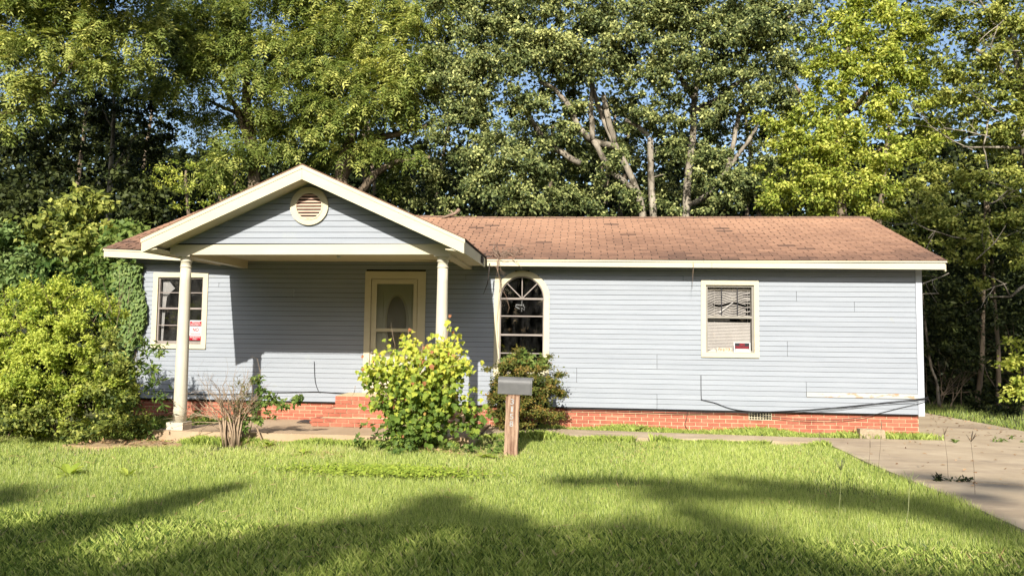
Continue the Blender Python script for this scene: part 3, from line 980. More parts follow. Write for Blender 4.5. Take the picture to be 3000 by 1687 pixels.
# ---- front door: casing, storm door, panel door with oval glass
d0 = sub_empty('front_door', (-3.43, 0, .45))
for a, b in (((DR['x0'], -.032, .45), (DR['x0'] + .118, -.002, DR['z1'] - .142)), ((DR['x1'] - .15, -.032, .45), (DR['x1'], -.002, DR['z1'] - .142)),
             ((DR['x0'], -.033, DR['z1'] - .142), (DR['x1'], -.002, DR['z1']))):
    box_obj('casing', a, b, M['cream'], d0)
box_obj('threshold', (DR['x0'] + .118, -.03, .42), (DR['x1'] - .15, .11, .448), M['alum'], d0)
fx0, fx1, fz0, fz1 = DR['x0'] + .128, DR['x1'] - .16, .452, DR['z1'] - .152
box_obj('storm_frame', (fx0, -.014, fz0), (fx0 + .098, .016, fz1), M['cream'], d0)
box_obj('storm_frame', (fx1 - .072, -.014, fz0), (fx1, .016, fz1), M['cream'], d0)
box_obj('storm_frame', (fx0 + .098, -.0138, fz1 - .085), (fx1 - .072, .0155, fz1), M['cream'], d0)
box_obj('storm_rail', (fx0 + .098, -.0136, 1.728), (fx1 - .072, .0155, 1.79), M['cream'], d0)
box_obj('kick_panel', (fx0 + .098, -.0136, fz0), (fx1 - .072, .0155, .95), M['cream'], d0)
box_obj('storm_pane', (fx0 + .098, .002, .95), (fx1 - .072, .005, 1.728), M['screen'], d0)
box_obj('storm_pane', (fx0 + .098, .002, 1.79), (fx1 - .072, .005, fz1 - .085), M['screen'], d0)
dm = mat('door_paint', (.60, .57, .45), (.64, .61, .49), scale=3, rough=.5)
leafd = box_obj('door_leaf', (DR['x0'] + .09, .075, .45), (DR['x1'] - .09, .115, 2.77), dm, d0)
mx_ = -3.415
for q, (hx, hz, t) in enumerate(((.285, .80, .022),)):
    frame = MB()
    x0, x1, z0, z1 = mx_ - hx, mx_ + hx, 1.86 - hz, 1.86 + hz - .14
    frame.box((x0, .060, z0), (x0 + t, .0745, z1)); frame.box((x1 - t, .060, z0), (x1, .0745, z1))
    frame.box((x0 + t, .0601, z1 - t), (x1 - t, .0745, z1)); frame.box((x0 + t, .0601, z0), (x1 - t, .0745, z0 + t))
    frame.obj('panel_moulding', dm, d0)
EL = np.linspace(0, 2 * math.pi, 37)[:-1]
MB().ring([(mx_ + .225 * math.cos(a), 1.90 + .535 * math.sin(a)) for a in EL], [(mx_ + .190 * math.cos(a), 1.90 + .50 * math.sin(a)) for a in EL], .056, .0745).obj('oval_moulding', M['cream'], d0)
MB().prism([(mx_ + .19 * math.cos(a), 1.90 + .50 * math.sin(a)) for a in EL], .066, .0742).obj('oval_glass', M['ovalglass'], d0)
MB().lathe([(.006, 0), (.012, .008), (.028, .02), (.030, .04), (.02, .055)], (0, 0, 0), 12).obj('door_knob', M['alum'], d0)
kn = bpy.data.objects['door_knob']; kn.rotation_euler = (math.pi / 2, 0, 0); kn.location = Vector((fx0 + .04, -.014, 1.35)) - ORIGIN[d0.name]

# ---- main roof
SL = .378
EY, EZ = -.35, 3.07
RX0, RX1 = -9.06, 6.335


def roof_z(x, y):
    return EZ + lift(x) + (y - EY) * SL + .006 * math.sin(x * 1.7) * math.sin(y * 1.1)


roof = empty('roof', (-1.3, 3.1, 4.0), '', ''); del roof['label'], roof['category']
roof.parent = house; roof.location = Vector((-1.3, 3.1, 4.0)) - ORIGIN['house']
RY = 3.1
nx = 40
v, f = [], []
for i in range(nx + 1):
    x = RX0 + (RX1 - RX0) * i / nx
    for y, dz in ((EY, 0), (RY, 0), (6.55, 0)):
        zt = roof_z(x, y) if y <= RY else roof_z(x, EY)
        v += [(x, y, zt - .006), (x, y, zt - .05)]
for i in range(nx):
    a, b = 6 * i, 6 * i + 6
    f += [(a, a + 2, b + 2, b)[::-1], (a + 2, a + 4, b + 4, b + 2)[::-1], (a + 1, b + 1, b + 3, a + 3)[::-1], (a + 3, b + 3, b + 5, a + 5)[::-1], (a, b, b + 1, a + 1)[::-1], (a + 4, a + 5, b + 5, b + 4)[::-1]]
for a in (0, 6 * nx):
    q = [(a, a + 1, a + 3, a + 2), (a + 2, a + 3, a + 5, a + 4)]
    f += q if a == 0 else [t[::-1] for t in q]
MB().add(v, f).obj('roof_deck', M['felt'], roof)
# three-tab shingles
TX, TE = .305, .127
rows = int((RY - EY) * math.hypot(1, SL) / TE)
cosr = 1 / math.hypot(1, SL); sinr = SL * cosr
def toned(me, val):
    at_ = me.attributes.get('tone') or me.attributes.new('tone', 'FLOAT', 'FACE')
    at_.data.foreach_set('value', np.full(len(me.polygons), val, np.float32) if np.isscalar(val) else np.asarray(val, np.float32))
    return me


tab_me = []
for i in range(6):
    g_ = .010
    tab_me.append(toned(MB().hexa([(-TX / 2 + g_, -.006, 0), (TX / 2 - g_, -.006, 0), (TX / 2 - .003, TE + .012, .0), (-TX / 2 + .004, TE + .012, .0),
                 (-TX / 2 + g_, -.006, .013), (TX / 2 - g_, -.006, .013), (TX / 2 - .003, TE + .012, .002), (-TX / 2 + .004, TE + .012, .002)]).mesh('shingle', M['shingle']), .12 + .15 * i))
many_t = []


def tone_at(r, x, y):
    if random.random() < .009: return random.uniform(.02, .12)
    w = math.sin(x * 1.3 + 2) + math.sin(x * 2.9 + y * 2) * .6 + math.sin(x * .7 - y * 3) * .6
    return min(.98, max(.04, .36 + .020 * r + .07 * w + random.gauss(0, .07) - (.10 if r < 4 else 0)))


many = MB()
n_sh = 0
random.seed(3)
for r in range(rows + 1):
    s = r * TE
    off = (r % 2) * TX / 2 + random.uniform(-.02, .02)
    k = 0
    x = RX0 + off - TX / 2
    while x < RX1 + TX / 2:
        a, b = max(x - TX / 2, RX0), min(x + TX / 2, RX1)
        if b - a > .04:
            y = EY - .012 + s * cosr
            xc = (a + b) / 2
            z = roof_z(xc, y)
            full = abs(b - a - TX) < .002
            inporch = -6.7 < xc < -1.7 and (roof_z(xc, y) < 4.236 - .45 * abs(xc + 4.2) - .02)
            if not inporch:
                if r < 12 and xc > -1.5 and full and n_sh < 300:
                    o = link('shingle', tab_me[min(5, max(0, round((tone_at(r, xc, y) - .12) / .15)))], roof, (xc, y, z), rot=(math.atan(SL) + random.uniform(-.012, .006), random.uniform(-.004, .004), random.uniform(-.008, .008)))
                    n_sh += 1
                else:
                    tw = random.uniform(-.004, .006)
                    hw = (b - a) / 2 - .009
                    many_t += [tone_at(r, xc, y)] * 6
                    pts = []
                    for zz_, (yy, th) in ((0, (-.006, 0)), (0, (TE + .012, 0)), (1, (-.006, .013 + tw * .5)), (1, (TE + .012, .002))):
                        for sx in (-hw, hw):
                            pts.append((xc + sx, y + yy * cosr - th * sinr, z + yy * sinr + th * cosr))
                    p = pts
                    many.hexa([p[0], p[1], p[3], p[2], p[4], p[5], p[7], p[6]])
        x += TX
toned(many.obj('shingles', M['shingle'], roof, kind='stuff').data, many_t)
# ridge caps
capm = MB().hexa([(-.15, -.11, -.045), (.15, -.11, -.045), (.15, .11, -.045), (-.15, .11, -.045), (-.15, -.02, .008), (.15, -.02, .004), (.15, .02, .004), (-.15, .02, .008)]).mesh('ridge_cap', M['shingle'])
x = RX0 + .15
while x < RX1:
    if not (-6.0 < x < -2.4 and False):
        link('ridge_cap', capm, roof, (x, RY, roof_z(x, RY) + .006), rot=(0, random.uniform(-.012, .012), random.uniform(-.02, .02)))
    x += .27
# gable end walls under the roof
for x0, x1 in ((HX0, HX0 + .1), (HX1 - .1, HX1)):
    g = [(x0, .0, 3.061), (x0, 6.2, 3.061), (x0, RY, roof_z(x0, RY) - .07), (x1, .0, 3.061), (x1, 6.2, 3.061), (x1, RY, roof_z(x0, RY) - .07)]
    MB().add(g, [(0, 2, 1), (3, 4, 5), (0, 1, 4, 3), (1, 2, 5, 4), (2, 0, 3, 5)]).obj('gable_end', M['siding'], roof)
# fascia, soffit
FZ0, FZ1 = 2.917, 3.058


def fascia_run(xa, xb, za0, za1, zb0, zb1, name='fascia', y0=EY, y1=EY + .022):
    return MB().hexa([(xa, y0, za0), (xb, y0, zb0), (xb, y1, zb0), (xa, y1, za0), (xa, y0, za1), (xb, y0, zb1), (xb, y1, zb1), (xa, y1, za1)]).obj(name, M['cream'], roof)


fascia_run(-1.66, 2.35, 2.945, 3.030, 2.929, 3.022)
fascia_run(2.354, 6.30, 2.929, 3.022, 2.915, 3.030)
fascia_run(-1.66, 2.2, 3.034, 3.062, 3.026, 3.054, 'drip_edge', EY - .012, EY + .02)
fascia_run(2.204, 6.325, 3.026, 3.054, 3.034, 3.060, 'drip_edge', EY - .012, EY + .02)
fascia_run(-9.04, -6.4, 3.087, 3.205, 2.972, 3.12)
fascia_run(-9.055, -6.72, 3.209, 3.235, 3.118, 3.142, 'drip_edge', EY - .012, EY + .02)
MB().hexa([(-1.60, EY + .023, 2.96), (6.28, EY + .023, 2.945), (6.28, -.016, 2.945), (-1.60, -.016, 2.96), (-1.60, EY + .023, 2.972), (6.28, EY + .023, 2.957), (6.28, -.016, 2.957), (-1.60, -.016, 2.972)]).obj('soffit', M['siding'], roof)
MB().hexa([(-9.02, EY + .023, 3.10), (-6.48, EY + .023, 3.0), (-6.48, -.016, 2.99), (-9.02, -.016, 3.09), (-9.02, EY + .023, 3.112), (-6.48, EY + .023, 3.012), (-6.48, -.016, 3.002), (-9.02, -.016, 3.102)]).obj('soffit', M['siding'], roof)
for xr, sgn in ((RX1 - .008, 1), (RX0 + .008, -1)):
    xa, xb = (xr - .022, xr) if sgn > 0 else (xr, xr + .022)
    e0, e1 = roof_z(xr, EY) - .056, roof_z(xr, RY) - .056
    MB().hexa([(xa, EY + .03, e0 - .13), (xb, EY + .03, e0 - .13), (xb, RY, e1 - .13), (xa, RY, e1 - .13), (xa, EY + .03, e0), (xb, EY + .03, e0), (xb, RY, e1), (xa, RY, e1)]).obj('rake_board', M['cream'], roof)

# ---- porch: beams, gable, columns
porch = empty('porch', (-4.2, -1.4, .1), '', ''); del porch['label'], porch['category']
porch.parent = house; porch.location = Vector((-4.2, -1.4, .1)) - ORIGIN['house']
PF = -2.5
BX0, BX1, BZ0, BZ1 = -6.47, -1.98, 2.900, 3.062
MB().hexa([(BX0, PF, BZ0 - .004), (BX1, PF, BZ0 + .015), (BX1, PF + .14, BZ0 + .015), (BX0, PF + .14, BZ0 - .004), (BX0, PF, BZ1 - .010), (BX1, PF, BZ1 + .012), (BX1, PF + .14, BZ1 + .012), (BX0, PF + .14, BZ1 - .010)]).obj('front_beam', M['cream'], porch)
for xa, xb in ((BX0, BX0 + .14), (BX1 - .14, BX1)):
    box_obj('side_beam', (xa, PF + .141, BZ0 + .008), (xb, -.016, BZ1 - .002), M['cream'], porch)
box_obj('porch_ceiling', (BX0 + .141, PF + .141, 3.045), (BX1 - .141, -.016, 3.06), M['ceil'], porch)
AX, AZ, AS, AY = -4.20, 4.236, .450, -2.86
EXL, EXR = -6.715, -1.69


def gz(x, d=0.0):
    return AZ - AS * abs(x - AX) - d


# gable siding rows, clipped by the roof slope
for r in range(12):
    z0 = BZ1 + .014 + r * .0905
    z1 = min(z0 + .084, AZ - .215)
    if z1 - z0 < .02: break
    h0 = (AZ - .20 - z0) / AS; h1 = (AZ - .20 - z1) / AS
    h0 = min(h0, AX - BX0 + .02)
    h1 = min(h1, h0)
    yb, yt = PF - .004, PF + .004
    MB().hexa([(AX - h0, yb, z0), (AX + min(h0, BX1 - AX + .02), yb, z0), (AX + min(h0, BX1 - AX + .02), PF + .02, z0), (AX - h0, PF + .02, z0),
               (AX - h1, yt, z1), (AX + min(h1, BX1 - AX + .02), yt, z1), (AX + min(h1, BX1 - AX + .02), PF + .02, z1), (AX - h1, PF + .02, z1)]).obj('board', M['siding'], porch)
MB().prism([(BX0, BZ1 + .01), (BX1, BZ1 + .014), (BX1, gz(BX1, .19)), (AX, AZ - .19), (BX0, gz(BX0, .19))], PF + .021, PF + .10).obj('gable_sheathing', M['dark'], porch)
# porch roof: two thick slopes running back into the main roof
for sgn, ex in ((-1, EXL), (1, EXR)):
    t = .03
    ez = gz(ex)
    yb_apex = EY + (AZ - EZ) / SL
    yb_eave = EY + .05
    P = [(ex, AY, ez), (AX, AY, AZ), (AX, yb_apex, AZ), (ex, yb_eave, ez)]
    lowp = [(x, y, z - t) for x, y, z in P]
    fcs = [(0, 1, 2, 3), (7, 6, 5, 4), (0, 4, 5, 1), (1, 5, 6, 2), (2, 6, 7, 3), (3, 7, 4, 0)]
    if sgn > 0: fcs = [q[::-1] for q in fcs]
    MB().add(P + lowp, [q[::-1] for q in fcs]).obj('roof_deck', M['felt'], porch)
    # shingle edge strip
    # rake trim (two boards), sloped with plumb cut ends
    def rake(d0, d1, y0, y1, nm, over=0.0, m=M['cream']):
        e = ex + sgn * over
        pts = [(e, gz(e, d1)), (e, gz(e, d0)), (AX + sgn * .0015, gz(AX + sgn * .0015, d0)), (AX + sgn * .0015, gz(AX + sgn * .0015, d1))]
        if sgn < 0: pts = [pts[0], pts[3], pts[2], pts[1]]
        else: pts = [pts[0], pts[1], pts[2], pts[3]]
        o = MB().prism(pts, y0, y1).obj(nm, m, porch)
        if m is M['shingle']: toned(o.data, .3)
    rake(.004, .060, AY - .030, AY - .006, 'rake_trim', .012)
    rake(.063, .222, AY - .022, AY, 'rake_board', 0)
    rake(-.014, .003, AY - .034, AY + .06, 'shingle_edge', .016, M['shingle'])
    # soffit under the overhang
    pts = [(ex - sgn * .03, AY + .001, gz(ex - sgn * .03, .205)), (AX + sgn * .002, AY + .001, gz(AX, .205)), (AX + sgn * .002, PF - .006, gz(AX, .205)), (ex - sgn * .03, PF - .006, gz(ex - sgn * .03, .205))]
    lo_ = [(x, y, z + .012) for x, y, z in pts]
    MB().add(pts + lo_, [(0, 1, 2, 3), (7, 6, 5, 4), (0, 4, 5, 1), (1, 5, 6, 2), (2, 6, 7, 3), (3, 7, 4, 0)]).obj('rake_soffit', M['cream'], porch)
    # eave fascia along the side, and the boxed eave soffit
    ez = gz(ex)
    xa, xb = (ex - .022, ex) if sgn > 0 else (ex, ex + .022)
    MB().hexa([(xa, AY + .001, ez - .21), (xb, AY + .001, ez - .21), (xb, EY + (-.002 if sgn > 0 else -.03), ez - .185), (xa, EY + (-.002 if sgn > 0 else -.03), ez - .185),
               (xa, AY + .001, ez - .034), (xb, AY + .001, ez - .034), (xb, EY - (.002 if sgn > 0 else .03), ez - .034), (xa, EY - (.002 if sgn > 0 else .03), ez - .034)]).obj('eave_fascia', M['cream'], porch)
    xi = BX0 if sgn < 0 else BX1
    xl, xr = (ex + .023, xi - .002) if sgn < 0 else (xi + .002, ex - .023)
    MB().hexa([(xl, AY + .002, ez - .195 if sgn < 0 else ez - .16), (xr, AY + .002, ez - .195 if sgn > 0 else ez - .16), (xr, EY - .03, ez - .165), (xl, EY - .03, ez - .165),
               (xl, AY + .002, ez - .15), (xr, AY + .002, ez - .15), (xr, EY - .03, ez - .15), (xl, EY - .03, ez - .15)]).obj('eave_soffit', M['cream'], porch)

# porch-roof shingles: edges only seen from the side, built as rows
pr = MB()
for sgn, ex in ((-1, EXL), (1, EXR)):
    run = abs(ex - AX); L = run * math.hypot(1, AS)
    for r in range(int(L / TE) + 1):
        u0 = run - r * TE / math.hypot(1, AS) + .016; u1 = max(u0 - (TE + .02) / math.hypot(1, AS), 0)
        xa, xb = AX + sgn * u0, AX + sgn * u1
        za, zb = gz(xa) + .001, gz(xb) + .001
        yb = EY + (min(za, zb) - EZ) / SL + .03
        if yb < AY + .4: yb = EY + .02
        P = [(xa, AY + .061, za + .001), (xb, AY + .061, zb + .001), (xb, yb, zb + .001), (xa, yb, za + .001), (xa, AY + .061, za + .012), (xb, AY + .061, zb + .004), (xb, yb, zb + .004), (xa, yb, za + .012)]
        if sgn > 0: P = [P[1], P[0], P[3], P[2], P[5], P[4], P[7], P[6]]
        pr.hexa(P)
toned(pr.obj('porch_shingles', M['shingle'], porch, kind='stuff').data, .4)

# round gable vent
gv = sub_empty('gable_vent', (-4.2, PF, 3.66))
gv['label'] = 'round louvered gable vent with a cream ring'
vc = (-4.205, 3.662)
VC = np.linspace(0, 2 * math.pi, 49)[:-1]
MB().ring([(vc[0] + .305 * math.cos(a), vc[1] + .300 * math.sin(a)) for a in VC], [(vc[0] + .222 * math.cos(a), vc[1] + .222 * math.sin(a)) for a in VC], PF - .034, PF + .0).obj('ring', M['cream'], gv)
MB().ring([(vc[0] + .221 * math.cos(a), vc[1] + .221 * math.sin(a)) for a in VC], [(vc[0] + .203 * math.cos(a), vc[1] + .203 * math.sin(a)) for a in VC], PF - .042, PF - .0).obj('ring', M['cream'], gv)
MB().prism([(vc[0] + .2025 * math.cos(a), vc[1] + .2025 * math.sin(a)) for a in VC], PF - .008, PF - .006).obj('vent_back', M['dark'], gv)
for k in range(8):
    z = vc[1] - .195 + k * .0505
    zc = z + .02
    hw = math.sqrt(max(.210 ** 2 - min(abs(z - vc[1]), abs(z + .04 - vc[1])) ** 2, .0004))
    MB().hexa([(vc[0] - hw, PF - .040, z), (vc[0] + hw, PF - .040, z), (vc[0] + hw, PF - .036, z - .001), (vc[0] - hw, PF - .036, z - .001),
               (vc[0] - hw, PF - .014, z + .032), (vc[0] + hw, PF - .014, z + .032), (vc[0] + hw, PF - .0085, z + .031), (vc[0] - hw, PF - .0085, z + .031)]).obj('louver', M['louver'], gv)

# columns
def column(x, y, zb, zt, seed):
    e = sub_empty('porch_column', (x, y, zb))
    sh = MB()
    prof = []
    H = zt - zb
    for i in range(13):
        f_ = i / 12
        r = .101 - .021 * f_ ** 1.4
        prof.append((r, .10 + (H - .30) * f_))
    sh.lathe(prof, (x, y, zb), 28).obj('shaft', M['column'], e)
    nk = MB()
    z = H - .20
    nk.lathe([(.080, z), (.090, z + .006), (.092, z + .014), (.083, z + .022), (.080, z + .03), (.080, z + .09), (.092, z + .098), (.094, z + .112), (.086, z + .12), (.084, z + .13), (.104, z + .16), (.108, z + .172)], (x, y, zb), 28)
    nk.obj('capital', M['column'], e)
    MB().box((x - .118, y - .118, zb + H - .027), (x + .118, y + .118, zb + H)).obj('abacus', M['column'], e)
    return e


c1 = column(-6.255, PF + .11, .148, 2.896, 1)
box_obj('plinth', (-6.40, PF - .02, .14), (-6.13, PF + .26, .262), M['column'], c1)
c2 = column(-2.095, PF + .11, .148, 2.912, 2)
box_obj('plinth', (-2.24, PF - .02, .14), (-1.95, PF + .26, .262), M['column'], c2)
pl = sub_empty('porch_light', (-4.02, -1.6, 3.0))
MB().lathe([(.028, 0), (.030, -.02), (.018, -.032)][::-1], (-4.02, -1.6, 3.044), 14).obj('socket', M['column'], pl)
MB().lathe([(.006, -.105), (.026, -.095), (.035, -.075), (.030, -.050), (.016, -.033)], (-4.02, -1.6, 3.044), 14).obj('bulb', M['signwhite'], pl)
# torn felt at the damaged porch eave corner
tf = MB()
tf.prism([(0, 0), (.02, -.03), (.0, -.10), (.10, -.12), (.22, -.10), (.30, -.13), (.36, -.02), (.20, .02)], -.004, .004)
o = tf.obj('torn_felt', M['felt'], porch)
o.rotation_euler = (0, 0, math.pi / 2); o.location = Vector((EXR + .008, -1.02, gz(EXR) - .05)) - ORIGIN['porch']

# ================================================================== THINGS ON AND BY THE HOUSE
# cables
def cable(pts, r, label, m=None):
    P = [Vector(p) for p in pts]
    # smooth with Catmull-Rom
    Q = []
    for i in range(len(P) - 1):
        p0, p1, p2, p3 = P[max(i - 1, 0)], P[i], P[i + 1], P[min(i + 2, len(P) - 1)]
        for k in range(6):
            t = k / 6
            Q.append(.5 * ((2 * p1) + (p2 - p0) * t + (2 * p0 - 5 * p1 + 4 * p2 - p3) * t * t + (3 * p1 - p0 - 3 * p2 + p3) * t ** 3))
    Q.append(P[-1])
    o = MB().tube(Q, r, 5).obj('cable', m or M['black'])
    tag(o, label, 'cable', 'black cables along the front wall')
    return o


cy = -.030
cable([(2.209, -.02, 1.003), (2.209, cy, .98), (2.213, cy, .62), (2.24, cy, .58), (2.45, cy, .53), (2.75, cy, .43), (3.1, cy, .395), (3.6, cy, .40), (4.6, cy - .01, .50), (5.4, cy - .01, .60), (6.06, cy, .675), (6.09, .2, .68)], .006,
      'black cable dropping from a wall hole below the window with blinds')
cable([(-.25, cy, .375), (.8, cy, .372), (1.9, cy, .36), (2.6, cy, .375), (3.2, cy - .008, .385), (4.2, cy - .008, .455), (5.2, cy - .008, .575), (6.06, cy - .01, .69), (6.10, .2, .70)], .007,
      'thick black cable under the siding rising to the topmost hold at the right corner')
cable([(-.28, cy, .345), (.9, cy, .335), (1.9, cy, .335), (2.7, cy, .36), (3.3, cy - .016, .372), (4.3, cy - .02, .43), (5.2, cy - .02, .555), (6.06, cy - .02, .66), (6.10, .2, .66)], .005,
      'thin black cable along the top of the brick, middle of the bundle')
cable([(2.75, cy, .365), (3.05, cy, .35), (3.5, cy, .30), (4.0, cy, .265), (4.5, cy, .27), (5.0, cy, .335), (5.6, cy, .50), (6.06, cy, .625), (6.10, .2, .63)], .005,
      'slack black cable sagging in front of the brick right of the vent')
cable([(1.98, .02, .37), (1.96, .015, .25), (1.93, .01, .12), (1.99, 0, .03)], .005, 'short black cable hanging down the brick to the grass')
cable([(-8.3, cy, .55), (-7.9, cy, .53), (-7.3, cy, .50), (-6.6, cy, .505), (-5.9, cy, .55), (-5.4, cy, .565), (-4.9, cy, .585), (-4.4, cy, .565), (-3.95, cy, .555), (-2.4, cy, .55)], .006,
      'black cable sagging along the wall under the porch')
cable([(-4.958, -.02, 1.14), (-4.957, cy, 1.12), (-4.93, cy - .006, .80), (-4.87, cy - .006, .62), (-4.83, cy - .006, .575)], .005, 'short upright black cable from a wall hole left of the front door')

# dead vine on the porch corner
def vine_path(a, b, n, wob):
    a, b = Vector(a), Vector(b)
    return [a.lerp(b, i / n) + Vector((random.gauss(0, wob), random.gauss(0, wob * .5), random.gauss(0, wob))) for i in range(n + 1)]


random.seed(21)
dv = MB()
cx0 = Vector((-1.52, -.36, 3.10))
for k in range(26):
    a = cx0 + Vector((random.uniform(-.1, .25), random.uniform(0, .3), 0)); a.z = roof_z(a.x, a.y) + .03
    b = a + Vector((random.uniform(-.15, .55), random.uniform(-.15, .55), 0)); b.z = roof_z(b.x, max(b.y, EY)) + random.uniform(.03, .09)
    p = vine_path(a, b, 6, .035)
    for q in p: q.z = max(q.z, roof_z(q.x, max(q.y, EY)) + .02)
    dv.tube(p, random.uniform(.003, .008), 4, cap=False)
hang = [(-1.46, -.42, 3.08), (-1.47, -.40, 2.90), (-1.42, -.34, 2.72), (-1.42, -.2, 2.55), (-1.33, -.10, 2.42), (-1.27, -.06, 2.2), (-1.30, -.06, 2.1)]
dv.tube(vine_path(hang[0], hang[1], 3, .01) + [Vector(h) for h in hang[2:]], [.008, .008, .008, .007, .006, .006, .005, .004, .003], 6)
dv.tube([Vector((-1.44, -.42, 3.06)), Vector((-1.45, -.43, 2.85)), Vector((-1.42, -.36, 2.66)), Vector((-1.45, -.14, 2.5)), Vector((-1.50, -.05, 1.9)), Vector((-1.46, -.045, 1.45))], [.005, .004, .004, .004, .003, .003], 5)
dv.tube([Vector((-1.20, -.38, 3.06)), Vector((-1.08, -.40, 2.99)), Vector((-1.02, -.40, 2.88))], [.004, .004, .003], 4)
for k in range(10):
    a = Vector(hang[random.randint(0, 3)])
    dv.tube(vine_path(a, a + Vector((random.uniform(-.2, .2), random.uniform(-.1, .05), random.uniform(-.35, .05))), 4, .015), .003, 4, cap=False)
dvo = dv.obj('dead_vine', M['deadvine'])
tag(dvo, 'tangle of dead brown vine on the roof edge hanging down beside the arched window', 'dead vine')
dk = MB().tube([Vector((-1.60, -.45, 2.98)), Vector((-1.61, -.46, 2.8)), Vector((-1.64, -.44, 2.6)), Vector((-1.71, -.42, 2.42))], [.012, .010, .008, .003], 5).obj('vine_strip', M['felt'])
tag(dk, 'black strip of bark dangling from the rotten porch eave corner', 'dead vine')
st = MB().tube([Vector((2.02, -.385, 3.03)), Vector((2.025, -.39, 2.95)), Vector((2.015, -.36, 2.72)), Vector((2.02, -.3, 2.55))] , [.004, .005, .004, .002], 4).obj('dangling_tendril', M['deadvine'])
tag(st, 'single dry tendril dangling over the fascia left of the window with blinds', 'tendril')
bb = MB()
random.seed(4)
pb = at(1330, 640, RY)
pb.z = roof_z(pb.x, RY) + .05
bb.tube([pb + Vector((-.22, -.25, -.10)), pb + Vector((-.08, -.1, -.02)), pb + Vector((.02, -.05, .02)), pb + Vector((.12, 0, .13))], [.02, .035, .035, .045], 6)
bb.tube([pb + Vector((0, -.05, .02)), pb + Vector((-.06, -.02, .09)), pb + Vector((-.14, 0, .10))], [.02, .018, .01], 5)
tag(bb.obj('broken_branch', M['deadvine']), 'short broken branch lying on the roof ridge right of the porch gable', 'branch')

# mailbox
mbx = empty('mailbox', (-.93, -2.92, 0), 'grey metal mailbox on a split wooden post with the number 3158', 'mailbox')
post = MB()
zs_ = np.linspace(-.15, .812, 9)
vs2 = []
for i, z in enumerate(zs_):
    t = (z + .15) / .96
    cxp = -.955 + .028 * t
    w_ = .096 + .004 * math.sin(i * 1.9)
    vs2 += [(cxp - w_, -3.0, z), (cxp + w_, -3.0 + .004 * math.sin(i), z), (cxp + w_, -2.83, z), (cxp - w_, -2.83, z)]
fs2 = [(3, 2, 1, 0), tuple(len(vs2) - 4 + k for k in range(4))]
for i in range(len(zs_) - 1):
    for k in range(4): fs2.append((4 * i + k, 4 * i + (k + 1) % 4, 4 * i + 4 + (k + 1) % 4, 4 * i + 4 + k))
post.add(vs2, fs2).obj('post', M['postwood'], mbx)
body = MB()
prof = [(-.085, 0), (.085, 0), (.085, .15)] + [(.085 * math.cos(a), .15 + .095 * math.sin(a)) for a in np.linspace(.2, math.pi - .2, 9)] + [(-.085, .15)]
n_ = len(prof)
X0, X1 = -.235, .235
v = [(X0, y, z) for y, z in prof] + [(X1, y, z) for y, z in prof]
fcs = [tuple(range(n_ - 1, -1, -1)), tuple(range(n_, 2 * n_))] + [(i, (i + 1) % n_, (i + 1) % n_ + n_, i + n_) for i in range(n_)]
body.add(v, fcs)
ob = body.obj('box', M['mailbox'], mbx)
dprof = [(y * 1.06, z * 1.03 - .004) for y, z in prof]
dv_ = [(X1 + .002, y, z) for y, z in dprof] + [(X1 + .020, y, z) for y, z in dprof]
od = MB().add(dv_, fcs).obj('door', M['mailbox'], mbx)
ol = MB().box((X1 + .021, -.02, .205), (X1 + .038, .02, .245)).obj('latch', M['mailbox'], mbx)
of = MB().box((-.06, .090, .06), (-.02, .096, .24)).obj('flag', M['signred'], mbx)
for o in (ob, od, ol, of):
    o.rotation_euler = (0, rad(1.6), rad(2))
    o.location = Vector((-.915, -2.92, .842)) - ORIGIN['mailbox']
box_obj('mounting_board', (-1.0, -2.99, .8125), (-.83, -2.85, .8435), M['postwood'], mbx)
for i, ch in enumerate('3158'):
    zc = .735 - i * .105
    me = text_mesh(ch, .115, M['digit'], .052 if ch != '1' else .024, False)
    link('digit', me, mbx, (-.934 - i * .003, -3.0065, zc), rot=(math.pi / 2, 0, 0))
# a small backing plate behind each digit
    box_obj('digit_plate', (-.969 - i * .003, -3.0050, zc - .046), (-.899 - i * .003, -2.998, zc + .046), M['postwood'], mbx)

# concrete block
blk = MB().hexa([(4.80, -.44, -.02), (5.22, -.45, -.02), (5.225, -.27, -.02), (4.805, -.26, -.02), (4.805, -.43, .175), (5.21, -.44, .162), (5.215, -.28, .16), (4.81, -.27, .17)])
tag(blk.obj('concrete_block', M['stone']), 'short pebbly concrete block lying in the grass against the brick foundation', 'block')
# roofing scrap and stick on the slab
scr = MB()
p0 = Vector((-4.95, -.75, .095))
prev = None
v, f = [], []
for i in range(9):
    x = p0.x + i * .075
    z = p0.z + .018 * math.sin(i * 1.1) + .012
    v += [(x, p0.y - .10 + .02 * math.sin(i), z), (x, p0.y + .10, z + .015), (x, p0.y - .10 + .02 * math.sin(i), z - .012), (x, p0.y + .10, z + .003)]
for i in range(8):
    a, b = 4 * i, 4 * i + 4
    f += [(a, b, b + 1, a + 1), (a + 2, a + 3, b + 3, b + 2), (a, a + 2, b + 2, b), (a + 1, b + 1, b + 3, a + 3)]
f += [(0, 1, 3, 2), (32, 34, 35, 33)]
tag(scr.add(v, f).obj('shingle_scrap', M['felt']), 'curled dark roofing scrap on the porch slab against the brick', 'roofing scrap')
bp = MB().box((-.09, -.03, -.02), (.09, .03, .02)).obj('brick_chip', M['brick'])
bp.location = (-4.62, -.85, .15); bp.rotation_euler = (.2, -.5, .5)
tag(bp, 'broken brick piece leaning on the roofing scrap on the porch slab', 'brick')
stk = MB().tube([Vector((-4.72, -2.72, -.02)), Vector((-4.80, -2.71, .13)), Vector((-4.86, -2.70, .26))], [.013, .015, .011], 6).obj('stick', M['twig'])
tag(stk, 'short upright dead stick in front of the porch slab', 'stick')

